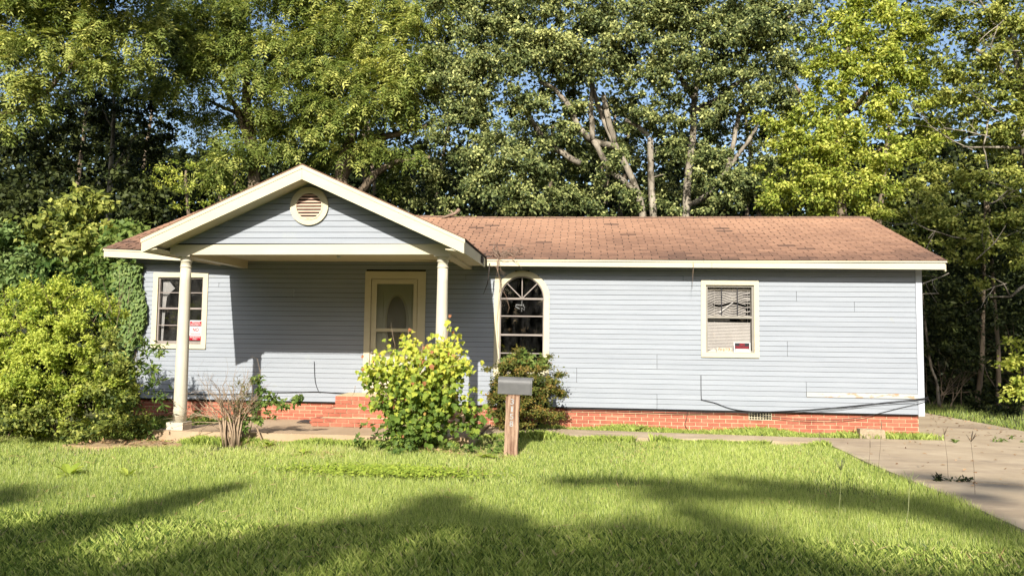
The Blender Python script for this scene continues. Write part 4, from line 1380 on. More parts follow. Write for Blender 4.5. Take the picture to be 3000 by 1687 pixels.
# ================================================================== SHRUBS BY THE HOUSE
def shrub(name, label, cat, base, group=None):
    return empty(name, base, label, cat, group)


# big privet bush at the left
b1 = shrub('privet_bush', 'large round yellow green bush covering the lower left corner of the house', 'bush', (-8.35, -2.6, 0))
lob = []
for c, r in [((-8.25, -2.6, 1.50), .72), ((-8.75, -2.55, 1.30), .62), ((-7.78, -2.55, 1.30), .58), ((-8.30, -2.5, 1.92), .40), ((-7.95, -2.5, 1.80), .34), ((-8.65, -2.5, 1.76), .36), ((-9.1, -2.6, .95), .52),
             ((-7.38, -2.6, 1.02), .46), ((-8.3, -2.95, .95), .72), ((-8.9, -2.9, .72), .55), ((-7.7, -2.9, .78), .55), ((-9.3, -2.6, .5), .5), ((-8.1, -2.9, 1.35), .5), ((-8.6, -2.9, 1.25), .45), ((-7.2, -2.7, .7), .4)]:
    lob.append((c, r))
crown('foliage', lob, M['lf_privet'], b1, dens=3300, leaf=(.052, .026), per=110, sub=(.09, .165), droop=-.25, up=.3, tone0=.68, flat=1.0, squash=1, spread=.52)
crown('inner_foliage', [((c[0], c[1] + .12, c[2] - .05), r * .68) for c, r in lob], M['lf_dark'], b1, dens=260, leaf=(.12, .07), per=16, sub=(.2, .35), tone0=.5)  # core leaves coloured near-black as the shade inside the bush
sp = MB()
random.seed(8)
for k in range(46):
    a = random.uniform(0, 6.28)
    b = Vector((-8.4 + random.uniform(-1.5, 1.3), -2.55 + random.uniform(-.3, .2), random.uniform(1.6, 2.1)))
    twigs(sp, b, (random.uniform(-.35, .45), random.uniform(-.4, .1), 1), random.uniform(.3, .6), .004, 0)
for k in range(24):
    b = Vector((-8.4 + random.uniform(-.5, .5), -2.5 + random.uniform(-.2, .2), 0))
    twigs(sp, b, (random.uniform(-.5, .5), random.uniform(-.3, .1), 1), 1.3, .014, 1, grav=0)
sp.obj('stems', M['twig'], b1)
# shoots above the outline
shoots = []
for k in range(60):
    x = random.uniform(-9.3, -7.3)
    z = 2.30 - .42 * ((x + 8.28) / 1.0) ** 2
    shoots.append(((x, -2.55 + random.uniform(-.35, .25), z + random.uniform(-.05, .16)), .10))
crown('shoots', shoots, M['lf_privet'], b1, dens=420, leaf=(.055, .024), per=1, sub=(.07, .12), droop=-.5, up=.5, tone0=.72, flat=1.6)

b2 = shrub('honeysuckle_mass', 'dark green tangled vine around the foot of the large left bush', 'vine', (-8.4, -3.0, 0))
lob = [((-8.9, -3.0, .45), .55), ((-8.2, -3.1, .45), .5), ((-7.55, -2.95, .40), .48), ((-7.1, -2.8, .55), .45), ((-9.4, -2.9, .4), .5), ((-6.95, -2.7, .95), .33), ((-7.3, -2.85, .95), .4), ((-8.6, -3.15, .75), .4), ((-6.75, -2.55, .3), .25), ((-6.80, -3.30, .85), .32), ((-6.9, -3.25, .45), .36), ((-6.72, -3.38, 1.2), .24), ((-6.85, -3.3, 1.5), .2), ((-9.2, -3.2, .25), .4), ((-7.9, -3.2, .2), .35)]
crown('foliage', lob, M['lf_mid'], b2, dens=1200, leaf=(.066, .036), per=34, sub=(.16, .30), droop=.15, up=.35, tone0=.38)
lob = [((-6.62, -2.62, 1.15), .14), ((-6.5, -2.6, 1.42), .10), ((-6.48, -2.62, .85), .12), ((-6.7, -2.65, 1.5), .12), ((-6.45, -2.66, .6), .12), ((-6.55, -2.7, .2), .16), ((-6.78, -2.6, 1.3), .14)]
crown('sprays', lob, M['lf_vine'], b2, dens=260, leaf=(.11, .035), per=26, sub=(.10, .18), droop=.2, up=.35, tone0=.5)

# ivy on the left corner of the wall
iv = shrub('wall_ivy', 'flat sheet of ivy climbing the left corner of the house under the eave', 'ivy', (-8.75, -.1, 0))
n = 5200
zz_ = RNG.uniform(.3, 3.0, n)
xr = -8.36 + .10 * np.sin(zz_ * 4.0) - .20 * np.clip(2.6 - zz_, 0, 2) * .4
xx = xr - np.abs(RNG.normal(0, .20, n))
C = np.stack([xx, -.04 - np.abs(RNG.normal(0, .05, n)), zz_], 1)
N = norm(np.array([0, -1, .35]) + RNG.normal(0, .35, (n, 3)))
T = norm(np.array([0, -.25, -1.0]) + RNG.normal(0, .35, (n, 3)))
quad_leaves('foliage', C, T, N, .085 * RNG.uniform(.6, 1.2, n), .07 * RNG.uniform(.6, 1.2, n), .5 + RNG.normal(0, .18, n), M['lf_ivy'], iv, fold=.1, wide=.35)
ivs = MB()
for k in range(9):
    x = -8.5 - .05 * k
    ivs.tube(vine_path((x, -.03, 0), (x + .05, -.03, 2.9), 10, .02), .006, 4)
ivs.obj('stems', M['bark'], iv)

# round bush under the arched window
b3 = shrub('round_bush', 'clipped round bronze green bush under the arched window behind the mailbox', 'bush', (-.93, -.68, 0))
lob = [((-.95, -.72, .72), .58), ((-.70, -.80, .55), .48), ((-1.22, -.78, .60), .42), ((-.92, -.78, 1.02), .42), ((-.62, -.74, .85), .40), ((-1.2, -.72, .92), .34), ((-.75, -.8, .30), .34), ((-1.25, -.85, .35), .34), ((-1.05, -.95, .75), .36), ((-.7, -.95, .9), .3)]
crown('foliage', lob, M['lf_round'], b3, dens=3800, leaf=(.046, .025), per=75, spread=.5, sub=(.13, .22), droop=-.1, up=.35, tone0=.42, jit=.2)
lob = [((-1.12, -.78, 1.28), .13), ((-.92, -.82, 1.36), .14), ((-.72, -.80, 1.30), .14), ((-1.0, -.84, 1.24), .13), ((-.80, -.85, 1.22), .12), ((-.62, -.8, 1.2), .1), ((-1.24, -.8, 1.24), .09)]
crown('foliage_top', lob, M['lf_vine'], b3, dens=420, leaf=(.080, .062), per=18, sub=(.08, .13), droop=.4, up=.6, tone0=.66, flat=.5, wide=.35)
crown('inner_foliage', [((-.93, -.66, .70), .46), ((-.9, -.66, .35), .4), ((-.95, -.66, 1.0), .34)], M['lf_dark'], b3, dens=300, leaf=(.10, .06), per=20, sub=(.15, .3), tone0=.4)  # dark core leaves paint the inner shade of the bush
stm = MB()
for k in range(9): twigs(stm, (-.95 + random.uniform(-.15, .15), -.7, 0), (random.uniform(-.6, .6), random.uniform(-.3, .3), 1), .6, .012, 1)
stm.obj('stems', M['twig'], b3)

# maple sapling in front of the door
b4 = shrub('maple_sapling', 'bushy maple sapling with lime leaves and red tips in front of the door', 'sapling', (-2.34, -2.85, 0))
OUT = [(-.0, -.0)]
MAPLE_OUT = [(0, 0), (.12, -.04), (.38, .10), (.30, .26), (.50, .42), (.40, .50), (.46, .70), (.26, .62), (.16, .78), (0, 1.0),
             (-.16, .78), (-.26, .62), (-.46, .70), (-.40, .50), (-.50, .42), (-.30, .26), (-.38, .10), (-.12, -.04)]


def maple_mesh(seed, m, curl):
    r = random.Random(seed)
    v = []
    for x, y in MAPLE_OUT:
        x2, y2 = x * r.uniform(.92, 1.08), y * r.uniform(.95, 1.05)
        z = abs(x2) * .30 * curl - (y2 - .3) ** 2 * .35 * curl
        v.append((x2, y2, z))
    v.append((0, .38, 0))
    k = len(v) - 1
    f = [(i, (i + 1) % k, k) for i in range(k)]
    me = MB().add(v, f).mesh('leaf', m)
    a = me.attributes.new('tint', 'FLOAT', 'FACE')
    a.data.foreach_set('value', np.full(len(f), r.random(), np.float32))
    return me


mp_mesh = [maple_mesh(i, M['lf_maple'], .6 + .15 * i) for i in range(7)]
for i, me in enumerate(mp_mesh):
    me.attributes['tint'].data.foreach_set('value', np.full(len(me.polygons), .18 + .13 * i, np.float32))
tip_mesh = [maple_mesh(20 + i, M['lf_mapletip'], 1.0) for i in range(3)]
random.seed(33)
stm = MB()
stems = []
for k in range(16):
    a = random.uniform(0, 6.28)
    top = Vector((-2.36 + random.uniform(-.80, .72), -2.78 + random.uniform(-.35, .35), 0))
    dx = (top.x + 2.34) / .8
    top.z = random.uniform(1.25, 1.70) * (1 - .22 * dx * dx)
    b = Vector((-2.34 + random.uniform(-.10, .10), -2.82 + random.uniform(-.06, .06), -.05))
    mid_ = b.lerp(top, .5) + Vector((random.uniform(-.08, .08), random.uniform(-.08, .05), .12))
    pts = [b, b.lerp(mid_, .5), mid_, mid_.lerp(top, .5) + Vector((0, 0, .04)), top]
    stm.tube(pts, [.013, .012, .010, .007, .004], 5)
    stems.append(pts)
    for j in range(4):
        p = pts[random.choice((1, 2, 2, 3, 3))]
        q = p + Vector((random.uniform(-.35, .35), random.uniform(-.35, .15), random.uniform(.0, .28)))
        stm.tube([p, p.lerp(q, .5) + Vector((0, 0, .03)), q], [.005, .004, .002], 4)
        stems.append([p, p.lerp(q, .5), q])
for q in ((-1.88, -2.8, 1.88), (-1.98, -2.82, 1.75), (-1.80, -2.78, 1.66), (-2.52, -2.82, 1.74), (-2.62, -2.8, 1.62)):
    b = Vector((-2.32, -2.82, .1)); q = Vector(q)
    pts = [b, b.lerp(q, .35), b.lerp(q, .6), b.lerp(q, .82), q]
    stm.tube(pts, [.012, .010, .008, .006, .003], 5)
    stems += [pts, pts[2:]]
# low side branch to the right and left skirts
for q in ((-1.45, -2.75, .55), (-1.30, -2.7, .42), (-1.55, -2.8, .70), (-3.05, -2.85, .35), (-3.1, -2.8, .62), (-2.9, -3.0, .22), (-2.5, -3.1, .22), (-1.5, -2.75, .3), (-3.2, -2.75, .95), (-1.75, -2.9, .75), (-3.15, -2.8, .78)):
    b = Vector((-2.3, -2.82, .15)); q = Vector(q)
    stm.tube([b, b.lerp(q, .5) + Vector((0, 0, .1)), q], [.009, .007, .003], 5)
    stems.append([b.lerp(q, .45) + Vector((0, 0, .1)), b.lerp(q, .75) + Vector((0, 0, .06)), q, q])
stm.obj('stems', M['twig'], b4)


def leaf_rot(nrm, tip):
    z = nrm.normalized(); y = (tip - z * tip.dot(z)).normalized(); x = y.cross(z)
    return Matrix((x, y, z)).transposed().to_euler()


placed = 0
fill = MB()
fill_t = []
jobs = []
for pts in stems:
    for k in range(30 if len(pts) > 3 else 16):
        i = random.randint(1, len(pts) - 1)
        p = pts[i - 1].lerp(pts[i], random.random())
        jobs.append(p + Vector((random.gauss(0, .10), random.gauss(0, .12) - .03, random.gauss(0, .08))))
for k in range(1000):
    a = Vector((random.gauss(0, .44), random.gauss(0, .26), random.gauss(0, .40)))
    jobs.append(Vector((-2.32, -2.82, .88)) + a)
def in_sapling(j):
    dx = j.x + 2.30
    top = 1.50 + .36 * math.exp(-((dx - .40) / .22) ** 2) + .24 * math.exp(-((dx + .25) / .22) ** 2) + random.gauss(0, .08) - .9 * max(0, abs(dx) - .62)
    side = .46 + .42 * min(j.z, 1.0) + random.gauss(0, .07) + (.35 if dx > 0 and .25 < j.z < .75 else 0)
    return .05 < j.z < top and abs(dx) < side and abs(j.y + 2.8) < .62


jobs = [j for j in jobs if in_sapling(j)]
jobs.sort(key=lambda p: p.y + random.uniform(-.12, .12))
for j, p in enumerate(jobs):
    nrm = Vector((random.gauss(0, .45), -.75 + random.gauss(0, .35), .65 + random.gauss(0, .35)))
    tip = Vector((random.gauss(0, .6), -.35 + random.gauss(0, .3), -.85))
    s = random.uniform(.055, .105)
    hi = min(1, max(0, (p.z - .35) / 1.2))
    q = min(6, max(0, int(random.gauss(.7 + 4.2 * hi, 1.5))))  # tint rises with height, painting a lit top over a shaded foot
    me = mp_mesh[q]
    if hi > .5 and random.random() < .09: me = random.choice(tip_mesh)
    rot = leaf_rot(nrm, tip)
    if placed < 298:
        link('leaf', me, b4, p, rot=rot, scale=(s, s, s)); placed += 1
    else:
        mw = Matrix.LocRotScale(p, rot, (s, s, s))
        vv = [mw @ v_.co for v_ in me.vertices]
        base_i = len(fill.v)
        fill.add(vv, [tuple(pl_.vertices) for pl_ in me.polygons])
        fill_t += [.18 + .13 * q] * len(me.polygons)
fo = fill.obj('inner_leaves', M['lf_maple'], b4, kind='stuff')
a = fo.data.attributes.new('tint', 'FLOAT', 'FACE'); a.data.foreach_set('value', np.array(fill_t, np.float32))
# reddish new tips
for k in range(40):
    pts = stems[k * 3 % len(stems)]
    p = pts[-1] + Vector((random.uniform(-.05, .05), random.uniform(-.1, .0), random.uniform(.0, .10)))
    link('tip_leaf', random.choice(tip_mesh), b4, p, rot=leaf_rot(Vector((random.gauss(0, .5), -.8, .3)), Vector((random.gauss(0, .3), -.1, random.choice((-1, 1))))), scale=(.055,) * 3)
for a, b in (((-2.72, -2.8, 1.42), (-2.78, -2.8, 1.86)), ((-2.0, -2.8, 1.45), (-1.88, -2.8, 1.95)), ((-3.3, -2.8, .9), (-3.42, -2.8, .62))):
    MB().tube(vine_path(a, b, 5, .02), [.004, .004, .003, .003, .002, .002], 4).obj('tendril', M['twig'], b4)

# low weeds under the sapling
b4b = shrub('ground_weeds', 'dark low leafy weeds around the foot of the maple sapling', 'weeds', (-2.4, -3.0, 0))
lob = [((-2.75, -3.05, .12), .24), ((-2.35, -3.1, .14), .26), ((-1.9, -3.0, .10), .22), ((-3.05, -2.95, .12), .22), ((-1.5, -2.9, .10), .2), ((-2.1, -2.9, .2), .3), ((-1.2, -2.8, .06), .16), ((-2.55, -3.2, .08), .16)]
crown('foliage', lob, M['lf_vine'], b4b, dens=240, leaf=(.085, .055), per=34, sub=(.09, .16), droop=.1, up=.7, tone0=.42, wide=.35)

# bare shrub with vine
b5 = shrub('dead_shrub', 'bare brown multi stemmed dead shrub in front of the porch slab', 'dead shrub', (-5.14, -2.85, 0))
stm = MB()
random.seed(14)
for k in range(34):
    b = Vector((-5.14 + random.uniform(-.11, .11), -2.86 + random.uniform(-.08, .08), -.04))
    d = Vector((random.gauss(0, .15), random.gauss(0, .14), 1))
    L = random.uniform(.32, .52)
    p = b + d.normalized() * L
    stm.tube([b, b.lerp(p, .5) + Vector((random.uniform(-.02, .02), 0, 0)), p], [random.uniform(.014, .022), .014, .011], 5)
    d2 = Vector((d.x * 1.9 + random.gauss(0, .2), d.y * 2 + random.gauss(0, .25), 1))
    twigs(stm, p, d2, random.uniform(.3, .5), .009, 2, spread=.45)
for k in range(5):
    b = Vector((-5.2, -2.85, random.uniform(.22, .32)))
    twigs(stm, b, (-1, random.uniform(-.2, .2), random.uniform(.05, .35)), random.uniform(.5, .8), .009, 2, spread=.4)
stm.obj('stems', M['twig'], b5)
lob = [((-5.05, -2.8, .62), .16), ((-5.0, -2.8, .78), .16), ((-5.1, -2.8, .48), .12)]
crown('dry_foliage', lob, leaf_mat('dry_tuft_blades', [(.09, .09, .035), (.17, .16, .06), (.27, .23, .10)], .3), b5, dens=1100, leaf=(.10, .012), per=40, sub=(.08, .14), droop=-.6, up=.1, tone0=.5, flat=1.2)
b6 = shrub('creeper', 'green leafy creeper growing over the right side of the bare dead shrub', 'vine', (-4.9, -2.7, 0))
lob = [((-4.84, -2.78, .95), .10), ((-4.78, -2.78, .80), .08), ((-4.86, -2.8, .62), .11), ((-4.9, -2.8, .5), .12), ((-4.7, -2.75, .65), .09), ((-4.55, -2.72, .62), .07), ((-4.42, -2.7, .60), .07), ((-4.92, -2.82, .3), .13), ((-4.78, -2.8, .35), .07), ((-4.20, -2.7, .72), .05), ((-4.26, -2.7, .64), .05), ((-4.62, -2.75, .72), .06)]
crown('foliage', lob, M['lf_vine'], b6, dens=340, leaf=(.075, .050), per=60, sub=(.06, .10), droop=.5, up=.4, tone0=.45, wide=.35)
stm = MB()
stm.tube([Vector((-4.95, -2.8, 0)), Vector((-4.88, -2.78, .4)), Vector((-4.75, -2.75, .62)), Vector((-4.5, -2.72, .62)), Vector((-4.28, -2.7, .62)), Vector((-4.2, -2.7, .78))], [.008, .007, .006, .005, .004, .002], 5)
stm.tube([Vector((-4.9, -2.8, .5)), Vector((-4.82, -2.78, .8)), Vector((-4.80, -2.76, 1.08)), Vector((-4.86, -2.75, 1.28)), Vector((-4.98, -2.74, 1.32))], [.006, .005, .004, .002, .001], 4)
stm.obj('stems', M['twig'], b6)
# dark ivy on the ground behind the column
b7 = shrub('ground_ivy', 'low dark ivy against the brick behind the left porch column', 'ivy', (-6.9, -.6, 0))
lob = [((-6.4, -.5, .12), .25), ((-6.9, -.6, .12), .3), ((-5.95, -.35, .14), .22), ((-5.7, -.25, .16), .18), ((-7.4, -.6, .14), .3), ((-7.9, -.7, .15), .3), ((-6.6, -1.2, .06), .28), ((-7.0, -1.7, .05), .3), ((-6.3, -.9, .05), .2)]
crown('foliage', lob, M['lf_vine'], b7, dens=260, leaf=(.075, .05), per=26, sub=(.10, .18), droop=.1, up=.7, tone0=.3, flat=.45, wide=.35)

# broadleaf weeds in the lawn
def rosette(x, y, h, n, label, m=M['lf_privet'], z=0, up=.8, lw=(.22, .06)):
    e = empty('broadleaf_weed', (x, y, z), label, 'weed', 'broadleaf weeds around the lawn')
    for k in range(n):
        a = k * 2.4 + random.uniform(-.4, .4)
        tilt = random.uniform(.35, 1.0) * up
        d = Vector((math.cos(a) * (1 - tilt * .6), math.sin(a) * (1 - tilt * .6), tilt)).normalized()
        L = lw[0] * random.uniform(.7, 1.15); w = lw[1] * random.uniform(.8, 1.2)
        s = Vector((-math.sin(a), math.cos(a), 0))
        u = s.cross(d) * -1
        v, f = [], []
        prof_ = [0.12, .55, .95, 1.0, .75, .0]
        for i, pw in enumerate(prof_):
            t = i / 5
            c = Vector((x, y, z)) + d * L * t + Vector((0, 0, -1)) * L * .35 * t * t
            v += [c - s * w * pw * .5 + u * w * .12 * pw, c, c + s * w * pw * .5 + u * w * .12 * pw]
        for i in range(5):
            a0, b0 = 3 * i, 3 * i + 3
            f += [(a0, a0 + 1, b0 + 1, b0), (a0 + 1, a0 + 2, b0 + 2, b0 + 1)]
        me = MB().add(v, f).mesh('leaf', m)
        at_ = me.attributes.new('tint', 'FLOAT', 'FACE'); at_.data.foreach_set('value', np.full(len(f), random.uniform(.3, .8), np.float32))
        link('leaf', me, e)
    return e


random.seed(2)
rosette(-5.84, -5.5, .25, 10, 'largest broadleaf rosette weed in the sunny lawn, left of its twin', lw=(.30, .085))
rosette(-5.15, -5.45, .2, 7, 'smaller sparse broadleaf weed in the lawn right of the largest rosette', lw=(.24, .06))
rosette(-3.78, -3.62, .2, 9, 'pale broadleaf weed in the lawn in front of the porch slab')
rosette(1.02, -.42, .25, 7, 'dark broadleaf weed against the brick under the plain wall', M['lf_vine'], lw=(.30, .09), up=1)
rosette(6.25, -.62, .16, 9, 'weed clump at the right end of the brick foundation', M['lf_vine'], lw=(.18, .07), up=.7)
rosette(-1.25, -3.35, .2, 9, 'flat green weed between the mailbox and the maple sapling', lw=(.20, .07), up=.5)
rosette(-4.55, -2.95, .2, 10, 'bright leafy weed beside the dead shrub', lw=(.15, .07), up=.8)

# seed stalks at the drive edge
STALK = [(3.95, -3.4, .62, 'tallest thin seed stalk at the grass edge of the driveway'), (3.86, -3.3, .36, 'short seed head left of the tallest stalk by the driveway'),
         (4.45, -4.2, .55, 'branched dark seed stalk standing over the driveway crack'), (4.35, -5.0, .58, 'single seed stalk right of the branched one by the driveway'),
         (3.6, -2.2, .34, 'thin dry seed stalk where the lawn meets the upper driveway'), (2.35, -6.6, .5, 'pale forked grass stalk in the shaded lawn'), (2.9, -6.7, .42, 'pale upright grass stalk right of the forked one')]
random.seed(6)
for i, (x, y, h, lab) in enumerate(STALK):
    s = MB()
    tip = Vector((x + random.uniform(-.03, .08), y + random.uniform(-.03, .03), h))
    s.tube([Vector((x, y, 0)), Vector((x, y, 0)).lerp(tip, .5) + Vector((.01, 0, 0)), tip], [.0022, .002, .0016], 4)
    if 'branched' in lab or 'forked' in lab:
        for k in range(6):
            d = Vector((random.uniform(-.07, .07), random.uniform(-.03, .03), random.uniform(.06, .12)))
            s.tube([tip, tip + d * .5, tip + d], [.002, .003, .002], 4)
    else:
        s.tube([tip - Vector((0, 0, .10)), tip - Vector((0, 0, .05)), tip], [.003, .006, .002], 5)
    tag(s.obj('grass_stalk', M['stalk'] if y > -6 else M['lf_stalk']), lab, 'stalk', 'seed stalks near the driveway')
cw = shrub('driveway_weed', 'flat dark weed growing in the driveway crack below the branched stalk', 'weed', (4.45, -4.2, .02))
crown('foliage', [((4.42, -4.2, .045), .10), ((4.60, -4.22, .04), .06), ((4.28, -4.24, .04), .05)], M['lf_dark'], cw, dens=300, leaf=(.06, .02), per=60, sub=(.04, .07), up=.8, flat=.3)
cw = shrub('driveway_weed', 'small green weed tuft in the driveway joint towards the right edge', 'weed', (6.1, -4.4, .02))
crown('foliage', [((6.1, -4.45, .05), .10)], M['lf_vine'], cw, dens=300, leaf=(.06, .02), per=90, sub=(.04, .07), up=.8, flat=.5)
cw = shrub('driveway_weed', 'low weed strip growing in the joint across the driveway beside the house', 'weed', (6.9, -.45, .02))
crown('foliage', [((7.0, -.45, .04), .12), ((7.2, -.45, .035), .10), ((7.5, -.44, .03), .08), ((7.75, -.44, .03), .06)], M['lf_vine'], cw, dens=300, leaf=(.06, .03), per=70, sub=(.04, .07), up=.8, flat=.35)

# ================================================================== TREES
def tree(name, label, base, trunk, limbs, barkm, group='trees behind the house'):
    """trunk/limbs: lists of (points, r0, r1)"""
    e = empty(name, base, label, 'tree', group)
    t = MB()
    for pts, r0, r1 in trunk:
        P = [Vector(p) for p in pts]
        Q = []
        for i in range(len(P) - 1):
            p0, p1, p2, p3 = P[max(i - 1, 0)], P[i], P[i + 1], P[min(i + 2, len(P) - 1)]
            for k in range(4):
                u = k / 4
                Q.append(.5 * ((2 * p1) + (p2 - p0) * u + (2 * p0 - 5 * p1 + 4 * p2 - p3) * u * u + (3 * p1 - p0 - 3 * p2 + p3) * u ** 3))
        Q.append(P[-1])
        rs = [r0 + (r1 - r0) * (i / (len(Q) - 1)) ** .8 for i in range(len(Q))]
        t.tube(Q, rs, 9)
    t.obj('trunk', barkm, e)
    if limbs:
        for pts, r0, r1 in limbs:
            l = MB()
            P = [Vector(p) for p in pts]
            for i in range(len(P) - 1):
                ra = r0 + (r1 - r0) * i / (len(P) - 1); rb_ = r0 + (r1 - r0) * (i + 1) / (len(P) - 1)
                limb(l, P[i], P[i + 1], ra, rb_, wob=.12, seg=4, n=6)
            l.obj('limb', barkm, e)
    return e


def LB(*rows):
    return [(tuple(at(px, py, Y)), r) for px, py, Y, r in rows]


random.seed(40)
# left pecan: overhanging from outside the frame
tp = tree('pecan_tree', 'pecan tree with drooping yellow green sprays reaching in over the far left', (-18.3, 5.8, 0),
          [([(-18.3, 5.8, 0), (-18.2, 5.8, 3), (-18.0, 5.7, 6), (-17.6, 5.6, 10.5)], .34, .16)],
          [([(-18.0, 5.7, 5.8), at(0, 345, 6), at(60, 318, 6), at(135, 270, 6), at(220, 180, 6)], .16, .05), ([(-17.7, 5.6, 9.5), at(180, 90, 6.2)], .1, .03), ([(-18.0, 5.7, 6.5), at(-60, 200, 5.6)], .1, .03)], M['bark'])
pinnate('crown', LB((60, 60, 6, 1.35), (190, 30, 6.5, 1.25), (60, 190, 5.6, 1.05), (190, 160, 6, 1.05), (305, 85, 6.5, 1.1), (130, 255, 6, .8), (290, 215, 6.5, .8), (380, 150, 7, .9), (-80, 120, 5.8, 1.4), (425, 40, 7, 1.0), (40, 350, 6, .55), (-60, 280, 5.8, .8), (330, 10, 6.5, 1.0), (-140, 30, 6, 1.5), (90, -40, 6.2, 1.3)),
        M['lf_pecan'], tp, dens=46, tone0=.55)
crown('upper_crown', LB((0, -120, 5.6, 1.6), (200, -110, 5.6, 1.5), (380, -100, 5.8, 1.4), (-150, -150, 5.4, 1.6), (100, -260, 5.6, 1.6), (300, -240, 5.6, 1.5), (-100, -300, 5.6, 1.6), (-220, 150, 5.4, 1.5), (-230, 300, 5.2, 1.2)), M['lf_pecan'], tp, dens=90, leaf=(.26, .14), per=9, sub=(.35, .6))  # unseen lobes above the frame, added to shade the wood behind

tp = tree('pecan_tree', 'pecan tree with forked dark limbs right above the left half of the porch gable', (-10.9, 10, 0),
          [([(-10.6, 10, 0), (-10.8, 10, 4), at(745, 490, 10), at(725, 330, 10), at(722, 240, 10), at(735, 90, 10)], .30, .09)],
          [([at(735, 440, 10), at(700, 330, 9.8), at(655, 255, 9.6), at(620, 200, 9.4)], .14, .05), ([at(735, 400, 10), at(690, 330, 10), at(600, 290, 9.8)], .1, .04), ([at(725, 300, 10), at(770, 200, 9.8), at(830, 120, 9.6)], .1, .04)], M['bark'])
pinnate('crown', LB((560, 130, 9, 1.2), (650, 190, 9, 1.3), (490, 225, 9, .95), (560, 250, 8.8, .9), (620, 90, 9.5, 1.3), (755, 100, 9.2, 1.4), (850, 50, 9.5, 1.4), (700, 30, 9.5, 1.3), (830, 180, 9, 1.3), (915, 150, 9.2, 1.2), (780, 290, 9.3, .8), (870, 280, 9, 1.0), (950, 235, 9, 1.1), (700, 500, 8, .85), (640, 520, 8.2, .7), (790, 450, 9.6, .7), (540, 50, 9.5, 1.0), (650, 410, 9.8, .6), (740, 420, 9.8, .7), (840, 400, 9.8, .8), (1010, 470, 8.8, .5), (1110, 470, 8.8, .4), (1200, 430, 9, .5), (590, 330, 9.5, .6), (1000, 420, 10.6, .7), (900, 480, 10.6, .7), (860, 360, 10, .8), (770, 370, 10.2, .7), (670, 330, 10, .7), (1100, 430, 10.4, .7), (1150, 520, 10.8, .6), (930, 330, 10, .8)),
        M['lf_pecan'], tp, dens=44, tone0=.5)

tp = tree('pecan_tree', 'pecan tree whose dark arching limbs sweep right behind the porch gable peak', (-7.3, 9.6, 0),
          [([(-7.3, 9.6, 0), (-7.4, 9.6, 4), at(1000, 510, 9.6), at(1030, 400, 9.6), at(1045, 260, 9.6), at(1085, 140, 9.6)], .30, .10)],
          [([at(1000, 530, 9.6), at(1042, 448, 9.4), at(1120, 402, 9.2), at(1250, 370, 9)], .17, .07), ([at(1060, 560, 9.6), at(1100, 510, 9.4), at(1158, 475, 9.2), at(1260, 462, 9)], .15, .06),
           ([at(1035, 380, 9.6), at(990, 330, 9.4), at(960, 280, 9.2)], .1, .04), ([at(1160, 190, 9.8), at(1168, 130, 9.8)], .10, .07)], M['bark'])
pinnate('crown', LB((1090, 30, 9.5, 1.3), (1190, 85, 9.2, 1.1), (1120, 260, 8.8, 1.0), (1040, 300, 8.8, 1.1), (1150, 320, 8.8, .95), (985, 320, 9, .95), (950, 370, 9.2, .7), (1210, 215, 9, 1.1), (1250, 20, 9.5, 1.2), (1000, 120, 9.4, 1.3), (1015, 220, 9.2, 1.1), (1190, 160, 9, .9), (1060, 370, 9.2, .8), (1240, 310, 9, .9), (960, 30, 9.6, 1.2)),
        M['lf_pecan'], tp, dens=46, tone0=.55)

# oaks: small stiff leaves, pale bark
tp = tree('oak_tree', 'oak with a leaning pale trunk and limbs above the middle of the roof', (2.0, 10, 0),
          [([(2.2, 10, 0), (2.1, 10, 3.5), at(1885, 640, 10), at(1850, 520, 10), at(1790, 400, 10), at(1740, 270, 10), at(1725, 150, 10)], .17, .06)],
          [([at(1800, 430, 10), at(1735, 415, 9.8), at(1700, 380, 9.5), at(1660, 300, 9.4), at(1625, 260, 9.4), at(1580, 240, 9.4)], .12, .06), ([at(1860, 560, 10), at(1790, 500, 9.8), at(1738, 410, 9.6), at(1730, 330, 9.6), at(1735, 250, 9.6), at(1725, 190, 9.6)], .11, .07),
           ([at(1700, 480, 9.8), at(1600, 420, 9.6), at(1535, 320, 9.4), at(1515, 270, 9.4), at(1490, 240, 9.4)], .11, .06), ([at(1800, 420, 10), at(1775, 320, 9.7), at(1768, 280, 9.7)], .10, .08)], M['barklight'])
OAKL = LB((1330, 60, 9, 1.25), (1385, 175, 8.8, 1.2), (1310, 265, 8.8, 1.1), (1420, 300, 8.8, 1.1), (1500, 110, 9, 1.3), (1490, 215, 8.8, 1.0), (1590, 45, 9.2, 1.3), (1620, 170, 9, 1.0), (1560, 300, 9, .85), (1350, 370, 8.8, 1.0), (1440, 395, 8.8, .8), (1490, 420, 8.4, .95), (1450, 500, 8.2, .95), (1520, 500, 8.2, .9), (1430, 575, 8, .85), (1540, 570, 8.2, .8), (1650, 380, 9.6, .7), (1270, 180, 9.2, .9), (1590, 440, 9.4, .6), (1640, 590, 9.6, .7), (1420, 20, 9.4, 1.1), (1560, 630, 8.6, .5), (1330, 620, 9, .5), (1240, 470, 10.5, .8), (1300, 540, 10.5, .8), (1600, 500, 10.4, .7), (1680, 480, 11, .7), (1560, 400, 10.4, .7), (1380, 470, 9.2, .7), (1640, 250, 9.8, .8), (1200, 560, 11, .8), (1700, 600, 10.8, .5))
crown('crown', OAKL, M['lf_oak'], tp, dens=560, leaf=(.115, .066), per=15, sub=(.24, .46), droop=.1, up=.35, tone0=.5)

